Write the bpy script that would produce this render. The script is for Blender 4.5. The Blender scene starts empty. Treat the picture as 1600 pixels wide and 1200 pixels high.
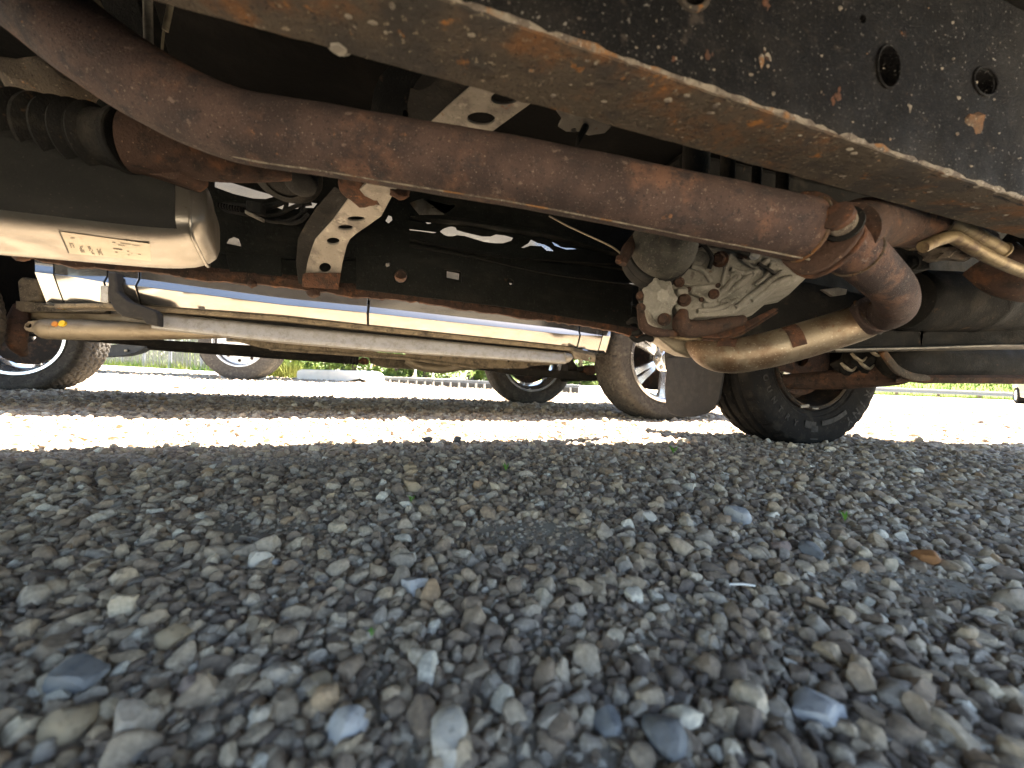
import bpy, bmesh, math, random
import numpy as np
from mathutils import Vector, Matrix, noise as mnoise
R = math.radians
random.seed(7); RNG = np.random.default_rng(11)
scn = bpy.context.scene
COL = scn.collection

# ------------------------------------------------------------------ camera, world, sun, exposure
F = 620.0; HC = 0.23; ROLL = R(2.29); PITCH = R(0.92)
cam_d = bpy.data.cameras.new('camera'); cam = bpy.data.objects.new('camera', cam_d); COL.objects.link(cam)
cam_d.sensor_width = 36; cam_d.lens = 36 * F / 1600; cam_d.clip_start = 0.02; cam_d.clip_end = 3000
cam_d.dof.use_dof = True; cam_d.dof.focus_distance = 1.25; cam_d.dof.aperture_fstop = 4.2
fw = Vector((0, math.cos(PITCH), -math.sin(PITCH))); up0 = Vector((0, math.sin(PITCH), math.cos(PITCH))); rt0 = Vector((1, 0, 0))
rt = rt0 * math.cos(ROLL) + up0 * math.sin(ROLL); up = -rt0 * math.sin(ROLL) + up0 * math.cos(ROLL)
M = Matrix.Identity(4)
for i in range(3):
    M[i][0] = rt[i]; M[i][1] = up[i]; M[i][2] = -fw[i]
M[2][3] = HC
cam.matrix_world = M; scn.camera = cam
EYE = Vector((0, 0, HC))

AY = R(16); ca, sa = math.cos(AY), math.sin(AY)          # both pickups stand at this yaw
UD = Vector((ca, sa, 0)); ND = Vector((-sa, ca, 0)); ZD = Vector((0, 0, 1))
SUN = (ND * 0.155 + UD * 0.34 + ZD * 0.93).normalized()
world = bpy.data.worlds.new('World'); scn.world = world; world.use_nodes = True
wn = world.node_tree; sky = wn.nodes.new('ShaderNodeTexSky'); sky.sky_type = 'NISHITA'; sky.sun_disc = False; sky.dust_density = 0.8; sky.ozone_density = 1.6
sky.sun_elevation = math.asin(SUN.z); sky.sun_rotation = math.atan2(SUN.x, SUN.y)
bg = wn.nodes['Background']; bg.inputs[1].default_value = 0.055
wn.links.new(sky.outputs[0], bg.inputs[0])
sl = bpy.data.lights.new('sun', 'SUN'); sl.energy = 5.0; sl.angle = R(0.5); sl.color = (1, 0.96, 0.90)
so = bpy.data.objects.new('sun', sl); COL.objects.link(so); so.rotation_euler = SUN.to_track_quat('Z', 'Y').to_euler()
so.location = SUN * 30
scn.view_settings.view_transform = 'Standard'; scn.view_settings.look = 'None'
scn.view_settings.exposure = 4.0; scn.view_settings.gamma = 1
try: scn.view_settings.use_curve_mapping = False
except Exception: pass
try:
    scn.view_settings.use_white_balance = True; scn.view_settings.white_balance_temperature = 7350; scn.view_settings.white_balance_tint = 10
except Exception: pass
scn.cycles.use_denoising = True
scn.cycles.max_bounces = 12; scn.cycles.diffuse_bounces = 6; scn.cycles.glossy_bounces = 4
scn.cycles.caustics_reflective = False

# ------------------------------------------------------------------ mapping: photograph measurements -> places in the yard
def ray(x, y):
    return (rt * ((x - 800) / F) - up * ((y - 600) / F) + fw)
def D(x, y, Y):                      # the point seen at (x, y) that lies Y metres ahead
    d = ray(x, y); return EYE + d * (Y / d.y)
def PL(x, y, p0, n):
    d = ray(x, y); return EYE + d * ((p0 - EYE).dot(n) / d.dot(n))
def V(x, y, v): return PL(x, y, ND * v, ND)
def G(x, y, z=0.0): return PL(x, y, Vector((0, 0, z)), ZD)
def W(u, v, z): return UD * u + ND * v + ZD * z
def uv_of(p): return p.dot(UD), p.dot(ND)

# ------------------------------------------------------------------ materials
MATS = {}
def mat(name, base, rough=0.6, metal=0.0, layers=(), bump=None, rvar=0.0, coat=0.0, spec=0.5):
    m = bpy.data.materials.new(name); m.use_nodes = True; nt = m.node_tree; N = nt.nodes; L = nt.links
    p = N['Principled BSDF']
    tc = N.new('ShaderNodeTexCoord')
    p.inputs['Roughness'].default_value = rough; p.inputs['Metallic'].default_value = metal
    p.inputs['Coat Weight'].default_value = coat; p.inputs['Specular IOR Level'].default_value = spec
    p.inputs['Base Color'].default_value = (*base, 1)
    cur = None
    for k, lay in enumerate(layers):
        c, sc, lo, hi, det = lay[:5]
        n = N.new('ShaderNodeTexNoise'); n.inputs['Scale'].default_value = sc; n.inputs['Detail'].default_value = det
        n.inputs['Roughness'].default_value = 0.62
        mp = N.new('ShaderNodeMapping'); mp.inputs['Location'].default_value = (k * 3.7 + 1.3, k * 1.9, k * 5.1)
        if len(lay) > 5: mp.inputs['Scale'].default_value = lay[5]
        L.new(tc.outputs['Object'], mp.inputs[0]); L.new(mp.outputs[0], n.inputs['Vector'])
        mr = N.new('ShaderNodeMapRange'); mr.inputs[1].default_value = lo; mr.inputs[2].default_value = hi
        mr.interpolation_type = 'SMOOTHSTEP'
        L.new(n.outputs[0], mr.inputs[0])
        mx = N.new('ShaderNodeMix'); mx.data_type = 'RGBA'
        L.new(mr.outputs[0], mx.inputs[0])
        if cur is None: mx.inputs[6].default_value = (*base, 1)
        else: L.new(cur, mx.inputs[6])
        mx.inputs[7].default_value = (*c, 1); cur = mx.outputs[2]
    if cur is not None: L.new(cur, p.inputs['Base Color'])
    if rvar:
        n = N.new('ShaderNodeTexNoise'); n.inputs['Scale'].default_value = 23; n.inputs['Detail'].default_value = 6
        L.new(tc.outputs['Object'], n.inputs['Vector'])
        mr = N.new('ShaderNodeMapRange'); mr.inputs[1].default_value = .3; mr.inputs[2].default_value = .7
        mr.inputs[3].default_value = max(.02, rough - rvar); mr.inputs[4].default_value = min(1, rough + rvar)
        L.new(n.outputs[0], mr.inputs[0]); L.new(mr.outputs[0], p.inputs['Roughness'])
    if bump:
        sc, st, dist = bump
        n = N.new('ShaderNodeTexNoise'); n.inputs['Scale'].default_value = sc; n.inputs['Detail'].default_value = 5
        n.inputs['Roughness'].default_value = .65
        L.new(tc.outputs['Object'], n.inputs['Vector'])
        b = N.new('ShaderNodeBump'); b.inputs['Strength'].default_value = st; b.inputs['Distance'].default_value = dist
        L.new(n.outputs[0], b.inputs['Height']); L.new(b.outputs[0], p.inputs['Normal'])
    MATS[name] = m
    return m

mat('rust_pipe', (.070, .046, .040), .82, 0, [((.036, .026, .025), 7, .40, .58, 8), ((.115, .064, .046), 13, .52, .66, 8), ((.034, .027, .027), 30, .52, .66, 7), ((.17, .085, .045), 44, .64, .73, 6), ((.23, .185, .155), 420, .62, .73, 3), ((.026, .021, .021), 240, .56, .69, 4), ((.14, .105, .09), 75, .61, .71, 6)], (330, 1.0, .0035), .1, spec=.18)
mat('rust_dark', (.050, .030, .023), .92, 0, [((.11, .052, .028), 18, .50, .7, 7), ((.024, .018, .016), 40, .46, .66, 6), ((.18, .12, .08), 220, .63, .75, 3)], (160, 1.0, .004), .08, spec=.18)
mat('rust_orange', (.092, .044, .027), .92, 0, [((.045, .027, .021), 40, .42, .62, 6), ((.17, .075, .035), 70, .58, .72, 4)], (260, 1.0, .004), spec=.2)
mat('rust_belly', (.070, .056, .043), .92, 0, [((.15, .070, .030), 8, .50, .66, 8), ((.042, .037, .033), 12, .46, .62, 8), ((.21, .175, .13), 140, .60, .71, 4), ((.26, .115, .036), 42, .62, .72, 6), ((.028, .025, .022), 200, .57, .70, 4)], (150, 1.0, .006), spec=.15)
mat('chassis_black', (.0042, .0041, .0046), .7, 0, [((.011, .010, .0095), 10, .45, .7, 7), ((.036, .030, .026), 36, .60, .74, 7), ((.15, .143, .132), 250, .66, .72, 2), ((.14, .06, .023), 22, .68, .75, 6), ((.032, .030, .028), 480, .585, .70, 2)], (300, .8, .003), .14, spec=.1)
mat('edge_crust', (.20, .175, .14), .95, 0, [((.085, .068, .055), 60, .42, .62, 6), ((.19, .09, .03), 22, .58, .68, 5), ((.36, .33, .28), 300, .60, .70, 3)], (260, 1.0, .005))
mat('dark_metal', (.009, .009, .0088), .85, 0, [((.026, .023, .019), 14, .50, .7, 6), ((.06, .037, .022), 34, .62, .74, 6), ((.045, .04, .033), 260, .62, .74, 3)], (170, .8, .003), .1, spec=.15)
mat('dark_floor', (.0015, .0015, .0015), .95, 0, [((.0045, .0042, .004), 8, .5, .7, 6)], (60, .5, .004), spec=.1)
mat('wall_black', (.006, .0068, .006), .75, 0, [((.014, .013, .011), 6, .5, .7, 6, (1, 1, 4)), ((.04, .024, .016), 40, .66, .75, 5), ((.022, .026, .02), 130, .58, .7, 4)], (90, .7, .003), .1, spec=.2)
mat('bracket_grey', (.19, .175, .15), .6, .3, [((.10, .09, .08), 14, .46, .66, 6), ((.26, .245, .21), 40, .55, .7, 5), ((.14, .07, .035), 60, .64, .74, 5), ((.06, .055, .05), 240, .60, .72, 3)], (200, .6, .002), .12)
mat('cast_aluminium', (.26, .25, .22), .66, .4, [((.165, .157, .136), 15, .46, .70, 8), ((.33, .32, .285), 210, .52, .68, 4), ((.11, .10, .083), 42, .57, .72, 7), ((.14, .085, .048), 60, .66, .75, 5)], (360, 1.0, .004), .12)
mat('stainless', (.225, .215, .195), .38, .85, [((.19, .175, .148), 5, .35, .75, 5), ((.12, .095, .07), 60, .62, .78, 6), ((.27, .26, .24), 200, .6, .75, 3)], (120, .12, .002), .08)
mat('stainless_tan', (.235, .19, .135), .48, .7, [((.13, .082, .05), 8, .46, .64, 8), ((.085, .05, .035), 24, .56, .70, 7), ((.34, .29, .22), 200, .58, .72, 3), ((.15, .075, .038), 50, .62, .73, 5)], (240, .5, .002), .12)
mat('shade_black', (.010, .0105, .0105), .8, 0, [((.018, .018, .017), 9, .45, .7, 6), ((.04, .037, .032), 260, .62, .74, 3)], (300, .4, .002), spec=.2)  # painted-in dark reflection for the upper half of the can
mat('cast_dark', (.075, .072, .06), .7, .3, [((.03, .029, .025), 15, .44, .64, 8), ((.14, .13, .105), 210, .56, .70, 4), ((.08, .05, .03), 50, .62, .74, 5)], (300, .9, .003), .1)
mat('flap_rubber', (.021, .021, .0225), .85, 0, [((.028, .028, .028), 30, .46, .68, 6), ((.045, .043, .04), 180, .60, .74, 4)], (380, .5, .002), .08, spec=.2)
mat('steel_bright', (.55, .52, .46), .3, .9, [((.3, .2, .12), 50, .6, .75, 4)], None, .1)
mat('brass_dull', (.20, .155, .09), .55, .6, [((.09, .06, .04), 40, .46, .66, 6), ((.28, .23, .15), 160, .6, .72, 3)], (240, .5, .002), .1)
mat('rubber', (.009, .0085, .0085), .9, 0, [((.022, .0195, .017), 20, .48, .7, 6), ((.05, .041, .033), 120, .60, .74, 4)], (300, .5, .002), spec=.12)
mat('rubber_dusty', (.050, .046, .042), .95, 0, [((.085, .077, .068), 30, .45, .68, 6), ((.026, .025, .024), 70, .52, .68, 5)], (260, .7, .003), spec=.2)
mat('letter_rubber', (.036, .034, .033), .75, 0, [((.018, .0175, .017), 50, .46, .64, 5)], spec=.15)
mat('plastic_black', (.017, .017, .0175), .85, 0, [((.026, .0255, .024), 40, .46, .68, 6), ((.045, .042, .037), 180, .60, .74, 4)], (380, .7, .002), .08, spec=.15)
mat('silver_paint', (.23, .225, .215), .16, .9, [((.205, .20, .19), 5, .4, .75, 5)], (900, .02, .0006), .03, coat=.12)
mat('silver_dirty', (.27, .27, .26), .5, .5, [((.20, .19, .17), 34, .42, .68, 7), ((.32, .32, .31), 260, .52, .7, 4), ((.12, .105, .085), 300, .58, .72, 4)], (420, .8, .003), .1)
mat('dust_frame', (.13, .11, .08), .92, 0, [((.065, .055, .042), 24, .42, .64, 7), ((.20, .17, .125), 170, .54, .68, 4), ((.03, .026, .022), 18, .58, .70, 6)], (260, 1.0, .004), spec=.25)
mat('tan_metal', (.24, .205, .15), .55, .4, [((.16, .13, .09), 11, .44, .68, 7, (1, 1, 3)), ((.32, .28, .21), 120, .6, .74, 4)], (200, .4, .002), .1)
mat('truck_paint', (.30, .27, .225), .35, 0, [((.25, .225, .19), 5, .5, .75, 5)], (300, .05, .001), .06, coat=.3)
mat('alloy', (.62, .63, .65), .22, .85, [((.48, .47, .45), 18, .52, .75, 5)], None, .06)
mat('white_steel', (.62, .64, .66), .45, .1, [((.45, .46, .47), 12, .5, .7, 5)], (90, .1, .002), .08)
mat('hub_dark', (.016, .013, .012), .8, .1, [((.055, .033, .022), 26, .48, .68, 6), ((.10, .07, .05), 200, .62, .74, 3)], (200, .8, .003), spec=.25)
mat('yellow_sticker', (.75, .5, .04), .6)
mat('orange_sticker', (.5, .2, .04), .6)
mat('print_ink', (.075, .07, .062), .7)
mat('label_film', (.33, .30, .24), .40, .7, [((.27, .245, .19), 14, .4, .7, 4)])
mat('concrete', (.90, .88, .83), .9, 0, [((.74, .72, .67), 4, .5, .75, 7)], (40, .3, .004))
mat('galvanised', (.13, .145, .16), .6, .3, [((.09, .10, .115), 6, .5, .7, 5)])
mat('post_dark', (.016, .018, .020), .85, 0, [((.035, .035, .035), 12, .5, .7, 4)])
mat('post_wood', (.10, .075, .055), .9)
mat('fence_wire', (.16, .165, .165), .6, .4)
mat('fence_slat', (.060, .066, .055), .8, 0, [((.035, .042, .03), 3, .42, .62, 5)])
mat('sign_white', (.75, .75, .74), .6); mat('sign_red', (.55, .06, .05), .6)
mat('bark', (.10, .08, .06), .9, 0, [((.05, .04, .03), 20, .5, .7, 5)], (30, .6, .01))
mat('leaf', (.10, .17, .03), .6, 0, [((.18, .25, .045), 1.4, .45, .60, 3), ((.05, .10, .022), 2.6, .46, .64, 3)])
mat('grass_blade', (.075, .115, .02), .85, 0, [((.13, .13, .035), .8, .45, .65, 3), ((.04, .085, .014), 1.8, .46, .66, 3)], spec=.1)
mat('sprout', (.10, .25, .03), .6)
mat('car_paint', (.20, .15, .145), .3, .3, [], None, 0, coat=.5)
mat('glass_dark', (.02, .022, .025), .06, 0, [], None, 0, coat=.3)
mat('earth', (.36, .315, .25), .97, 0, [((.42, .37, .30), 3.1, .46, .66, 6), ((.29, .255, .21), 17, .5, .7, 6), ((.46, .41, .34), 400, .55, .7, 3), ((.22, .195, .165), 260, .6, .72, 3)], (240, .5, .003), spec=.1)

# gravel: tint comes from the scatter's own per-stone attribute
gm = bpy.data.materials.new('gravel_stone'); gm.use_nodes = True
N = gm.node_tree.nodes; L = gm.node_tree.links; P = N['Principled BSDF']; P.inputs['Roughness'].default_value = .78
at = N.new('ShaderNodeAttribute'); at.attribute_type = 'INSTANCER'; at.attribute_name = 'tint'
rp = N.new('ShaderNodeValToRGB'); e = rp.color_ramp; e.interpolation = 'LINEAR'
stops = [(0, (.155, .120, .096)), (.14, (.225, .172, .130)), (.3, (.30, .220, .154)), (.44, (.38, .296, .208)), (.56, (.30, .264, .228)), (.68, (.44, .328, .214)), (.8, (.41, .352, .288)), (.9, (.52, .428, .31)), (.95, (.37, .245, .145)), (1, (.60, .545, .45))]
while len(e.elements) < len(stops): e.elements.new(.5)
for el, (p_, c_) in zip(e.elements, stops): el.position = p_; el.color = (*c_, 1)
L.new(at.outputs['Fac'], rp.inputs[0])
tcn = N.new('ShaderNodeTexCoord'); no = N.new('ShaderNodeTexNoise'); no.inputs['Scale'].default_value = 3.2; no.inputs['Detail'].default_value = 7
L.new(tcn.outputs['Object'], no.inputs['Vector'])
mr = N.new('ShaderNodeMapRange'); mr.inputs[1].default_value = .3; mr.inputs[2].default_value = .72; mr.inputs[3].default_value = .72; mr.inputs[4].default_value = 1.25
L.new(no.outputs[0], mr.inputs[0])
mu = N.new('ShaderNodeMix'); mu.data_type = 'RGBA'; mu.blend_type = 'MULTIPLY'; mu.inputs[0].default_value = 1
L.new(rp.outputs[0], mu.inputs[6]); L.new(mr.outputs[0], mu.inputs[7]); L.new(mu.outputs[2], P.inputs['Base Color'])
nb = N.new('ShaderNodeTexNoise'); nb.inputs['Scale'].default_value = 9; nb.inputs['Detail'].default_value = 6
L.new(tcn.outputs['Object'], nb.inputs['Vector'])
bp = N.new('ShaderNodeBump'); bp.inputs['Strength'].default_value = .5; bp.inputs['Distance'].default_value = .002
L.new(nb.outputs[0], bp.inputs['Height']); L.new(bp.outputs[0], P.inputs['Normal'])
MATS['gravel_stone'] = gm
def stone_mat(name, c1, c2):
    return mat(name, c1, .75, 0, [(c2, 60, .45, .7, 6), (tuple(x * .6 for x in c1), 150, .55, .7, 4)], (220, .5, .002))
for nme, c1, c2 in (('stone_white', (.50, .46, .40), (.38, .31, .23)), ('stone_pale_blue', (.39, .39, .395), (.29, .29, .30)), ('stone_orange', (.32, .14, .05), (.22, .11, .06)), ('stone_tan', (.34, .26, .17), (.25, .2, .14)), ('stone_slate', (.19, .192, .195), (.13, .132, .138)), ('stone_dark', (.07, .068, .07), (.11, .10, .10)), ('stone_pink', (.27, .20, .17), (.2, .16, .14))):
    stone_mat(nme, c1, c2)

# ------------------------------------------------------------------ helpers
WL = {}
def thing(name, label, cat, loc, group=None, rotz=0):
    o = bpy.data.objects.new(name, None); COL.objects.link(o); o.location = loc; o.rotation_euler = (0, 0, rotz)
    o.empty_display_size = .1
    o['label'] = label; o['category'] = cat
    if group: o['group'] = group
    WL[o.name] = Vector(loc)
    return o
def finish(me, m, smooth, ang=35):
    if m: me.materials.append(MATS[m] if isinstance(m, str) else m)
    if smooth:
        me.polygons.foreach_set('use_smooth', [True] * len(me.polygons))
        try: me.set_sharp_from_angle(angle=R(ang))
        except Exception: pass
    me.update()
def obj(name, bm, m, parent=None, smooth=True, bevel=0, label=None, local=False, kind=None, ang=35, seg=2, recalc=True):
    if recalc: bmesh.ops.recalc_face_normals(bm, faces=bm.faces[:])
    me = bpy.data.meshes.new(name); bm.to_mesh(me); bm.free(); finish(me, m, smooth, ang)
    o = bpy.data.objects.new(name, me); COL.objects.link(o)
    if parent is not None:
        o.parent = parent
        if not local: o.location = -WL[parent.name]; WL[o.name] = Vector((0, 0, 0))
        else: WL[o.name] = WL[parent.name]
    else: WL[o.name] = Vector((0, 0, 0))
    if bevel:
        b = o.modifiers.new('bevel', 'BEVEL'); b.width = bevel; b.segments = seg; b.limit_method = 'ANGLE'; b.angle_limit = R(40)
    if label: o['label'] = label
    if kind: o['kind'] = kind
    return o
def tag(o, label=None, cat=None, group=None, kind=None):
    if label: o['label'] = label
    if cat: o['category'] = cat
    if group: o['group'] = group
    if kind: o['kind'] = kind
    return o
def rebase(o):                        # move a one-mesh thing's origin to its base
    me = o.data; n = len(me.vertices); a = np.empty(n * 3); me.vertices.foreach_get('co', a); a = a.reshape(-1, 3)
    c = np.array([a[:, 0].mean(), a[:, 1].mean(), a[:, 2].min()]); a -= c; me.vertices.foreach_set('co', a.ravel()); me.update()
    o.location = Vector(c); WL[o.name] = Vector(c); return o
def lerp_list(tab, x):
    if x <= tab[0][0]: return tab[0][1]
    for (a, b), (c, d) in zip(tab, tab[1:]):
        if x <= c: return b + (d - b) * (x - a) / (c - a)
    return tab[-1][1]
def line_y(tab, x):                    # like lerp_list, but carries on past both ends
    if x < tab[0][0]: (a, b), (c, d) = tab[0], tab[1]
    elif x > tab[-1][0]: (a, b), (c, d) = tab[-2], tab[-1]
    else: return lerp_list(tab, x)
    return b + (d - b) * (x - a) / (c - a)
def ell(cx, cy, rx, ry, n=20, rot=0):
    return [(cx + rx * math.cos(t) * math.cos(rot) - ry * math.sin(t) * math.sin(rot), cy + rx * math.cos(t) * math.sin(rot) + ry * math.sin(t) * math.cos(rot)) for t in (2 * math.pi * k / n for k in range(n))]
def catmull(pts, n=6):
    out = []; P_ = [pts[0] * 2 - pts[1]] + pts + [pts[-1] * 2 - pts[-2]]
    for i in range(1, len(P_) - 2):
        a, b, c, d = P_[i - 1:i + 3]
        for k in range(n):
            t = k / n
            out.append(.5 * ((2 * b) + (c - a) * t + (2 * a - 5 * b + 4 * c - d) * t * t + (3 * b - a - 3 * c + d) * t ** 3))
    out.append(pts[-1]); return out
def loft(bm, rings, cap=True, closed=True):
    vs = [[bm.verts.new(p) for p in r] for r in rings]; n = len(rings[0])
    for a, b in zip(vs, vs[1:]):
        for k in range(n if closed else n - 1):
            bm.faces.new((a[k], a[(k + 1) % n], b[(k + 1) % n], b[k]))
    if cap and closed:
        bm.faces.new(vs[0][::-1]); bm.faces.new(vs[-1])
    return vs
def tube(bm, pts, r, seg=18, n=6, cap=True, flat=1.0):
    pts = [Vector(p) for p in pts]
    rr = r if isinstance(r, (list, tuple)) else [r] * len(pts)
    if n > 1 and len(pts) > 2:
        q = catmull(pts, n); rad = [rr[min(i // n, len(rr) - 1)] * (1 - (i % n) / n) + rr[min(i // n + 1, len(rr) - 1)] * ((i % n) / n) for i in range(len(q))]
    else: q, rad = pts, rr
    rings = []; ref = None
    for i, p in enumerate(q):
        d = (q[min(i + 1, len(q) - 1)] - q[max(i - 1, 0)]).normalized()
        if ref is None: ref = d.orthogonal().normalized()
        ref = (ref - d * ref.dot(d)).normalized(); b = d.cross(ref)
        rings.append([p + (ref * math.cos(t) + b * math.sin(t) * flat) * rad[i] for t in (2 * math.pi * k / seg for k in range(seg))])
    loft(bm, rings, cap)
def lathe(bm, p0, d, prof, seg=32, cap=True, wob=0):
    d = Vector(d).normalized(); a = d.orthogonal().normalized(); b = d.cross(a)
    loft(bm, [[p0 + d * t + (a * math.cos(q) + b * math.sin(q)) * (r * (1 + wob * mnoise.noise((p0 + d * t + (a * math.cos(q) + b * math.sin(q)) * r) * 30))) for q in (2 * math.pi * k / seg for k in range(seg))] for r, t in prof], cap)
def box(bm, c, ax, ay, az):
    c = Vector(c); vs = [bm.verts.new(c + ax * i + ay * j + az * k) for i in (-1, 1) for j in (-1, 1) for k in (-1, 1)]
    for f in ((0, 1, 3, 2), (4, 6, 7, 5), (0, 4, 5, 1), (2, 3, 7, 6), (0, 2, 6, 4), (1, 5, 7, 3)): bm.faces.new([vs[i] for i in f])
def boxw(bm, u0, u1, v0, v1, z0, z1):
    box(bm, W((u0 + u1) / 2, (v0 + v1) / 2, (z0 + z1) / 2), UD * (u1 - u0) / 2, ND * (v1 - v0) / 2, ZD * (z1 - z0) / 2)
def boxx(bm, x0, x1, y0, y1, z0, z1):
    box(bm, ((x0 + x1) / 2, (y0 + y1) / 2, (z0 + z1) / 2), Vector(((x1 - x0) / 2, 0, 0)), Vector((0, (y1 - y0) / 2, 0)), Vector((0, 0, (z1 - z0) / 2)))
def prism(bm, pts, vec):              # outline in space given a thickness
    a = [bm.verts.new(p) for p in pts]; b = [bm.verts.new(Vector(p) + vec) for p in pts]; n = len(pts)
    bm.faces.new(a); bm.faces.new(b[::-1])
    for k in range(n): bm.faces.new((a[k], b[k], b[(k + 1) % n], a[(k + 1) % n]))
def plate(outline, holes, f, vec):    # sheet with holes cut through it
    t = bmesh.new(); loops = []
    for lp in [outline] + list(holes):
        vs = [t.verts.new((x, y, 0)) for x, y in lp]; loops.append(vs)
        for k in range(len(vs)): t.edges.new((vs[k], vs[(k + 1) % len(vs)]))
    bmesh.ops.triangle_fill(t, edges=t.edges[:], use_beauty=True, normal=(0, 0, 1))
    t.verts.index_update(); idx = {v: i for i, v in enumerate(t.verts)}
    co = [(v.co.x, v.co.y) for v in t.verts]; fs = [[idx[v] for v in fa.verts] for fa in t.faces]; ls = [[idx[v] for v in lp] for lp in loops]
    t.free(); bm = bmesh.new()
    a = [bm.verts.new(f(x, y)) for x, y in co]; b = [bm.verts.new(Vector(f(x, y)) + vec) for x, y in co]
    for fa in fs:
        bm.faces.new([a[i] for i in fa]); bm.faces.new([b[i] for i in fa][::-1])
    for lp in ls:
        n = len(lp)
        for k in range(n): bm.faces.new((a[lp[k]], b[lp[k]], b[lp[(k + 1) % n]], a[lp[(k + 1) % n]]))
    return bm
def bolt(parent, p, d, r, h=None, m='rust_dark', washer=True, name='bolt'):
    bm = bmesh.new(); d = Vector(d).normalized(); h = h or r * .8; ph = random.random() * 6
    a = d.orthogonal().normalized(); b = d.cross(a)
    def ring(rad, t, n=6): return [p + d * t + (a * math.cos(q + ph) + b * math.sin(q + ph)) * rad for q in (2 * math.pi * k / n for k in range(n))]
    if washer: lathe(bm, p - d * h * .3, d, [(r * 1.35, 0), (r * 1.35, h * .35)], 16)
    loft(bm, [ring(r, -h * .2), ring(r, h * .75), ring(r * .82, h)])
    return obj(name, bm, m, parent, smooth=True, ang=30)
def wire(parent, name, pts, r, m='plastic_black', seg=8):
    bm = bmesh.new(); tube(bm, pts, r, seg, 6); return obj(name, bm, m, parent)
def blob(bm, c, r, sub=2, amp=.25, sx=1, sy=1, sz=1, seed=0):
    g = bmesh.ops.create_icosphere(bm, subdivisions=sub, radius=1)
    for v in g['verts']:
        k = 1 + amp * mnoise.noise(v.co * 1.6 + Vector((seed * 7.1, seed * 3.3, seed)))
        v.co = Vector(c) + Vector((v.co.x * sx, v.co.y * sy, v.co.z * sz)) * k * r

# ------------------------------------------------------------------ ground
def ground_z(x, y):
    def ss(a, b, t):
        t = min(1, max(0, (t - a) / (b - a))); return t * t * (3 - 2 * t)
    return .06 * ss(3.2, 5.2, y) * ss(1.0, 3.0, -x) + .008 * mnoise.noise(Vector((x * 1.7, y * 1.7, 0)))
def axis_steps():
    a = list(np.linspace(-4, 8, 121)); b = [8 + (k ** 2.6) * .05 for k in range(1, 70) if 8 + (k ** 2.6) * .05 < 1500]
    return a + b
ys = [-1500, -300, -60, -20, -10, -6] + axis_steps()
xs_h = list(np.linspace(0, 6, 61)) + [6 + (k ** 2.6) * .06 for k in range(1, 60) if 6 + (k ** 2.6) * .06 < 1500]
xs = [-x for x in xs_h[:0:-1]] + xs_h
bm = bmesh.new(); grid = [[bm.verts.new((x, y, ground_z(x, y) if abs(x) < 20 and -6 < y < 25 else 0)) for x in xs] for y in ys]
for j in range(len(ys) - 1):
    for i in range(len(xs) - 1): bm.faces.new((grid[j][i], grid[j][i + 1], grid[j + 1][i + 1], grid[j + 1][i]))
tag(obj('ground', bm, 'earth', recalc=False), 'sandy gravel yard the trucks stand on', kind='structure')

# bare sandy patches, measured on the ground
PATCH = [(G(x, y), rx, ry) for x, y, rx, ry in ((830, 838, .085, .045), (1410, 918, .085, .032), (450, 722, .16, .06), (120, 716, .2, .05), (930, 868, .04, .022), (420, 830, .07, .03), (1050, 960, .03, .016))]
def patch_mask(x, y):
    m = 0
    for c, rx, ry in PATCH:
        if abs(x - c.x) > rx * 1.7 or abs(y - c.y) > ry * 1.7: continue
        d = math.hypot((x - c.x) / rx, (y - c.y) / ry) + .35 * mnoise.noise(Vector((x * 14, y * 14, 3)))
        m = max(m, 1 - max(0, d - .75) / .5)
    return m
STONES = bpy.data.collections.new('stone_shapes')     # shapes the scatter draws from
def stone_mesh(seed, sub=3):
    bm = bmesh.new(); bmesh.ops.create_icosphere(bm, subdivisions=sub, radius=1); rnd = random.Random(seed)
    planes = [(Vector((rnd.gauss(0, 1), rnd.gauss(0, 1), rnd.gauss(0, 1))).normalized(), rnd.uniform(.5, .85)) for _ in range(12)]
    sx, sy, sz = rnd.uniform(.95, 1.4), rnd.uniform(.8, 1.1), rnd.uniform(.55, .95)
    for v in bm.verts:
        p = v.co.copy()
        for n_, d_ in planes:
            t = p.dot(n_) - d_
            if t > 0: p -= n_ * t * .98
        p *= 1 + .10 * mnoise.noise(p * 1.7 + Vector((seed, 0, 0))) + .04 * mnoise.noise(p * 5 + Vector((0, seed, 0)))
        v.co = Vector((p.x * sx, p.y * sy, p.z * sz))
    return bm
for k in range(14):
    bm = stone_mesh(k + 1); me = bpy.data.meshes.new('stone_shape'); bm.to_mesh(me); bm.free(); finish(me, 'gravel_stone', True, 33)
    o = bpy.data.objects.new('stone_shape.%03d' % k, me); STONES.objects.link(o)
def tint_field(x, y):
    return mnoise.noise(Vector((x * 2.2, y * 2.2, 9)))
pts, scl, rot, tint, idx = [], [], [], [], []
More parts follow.
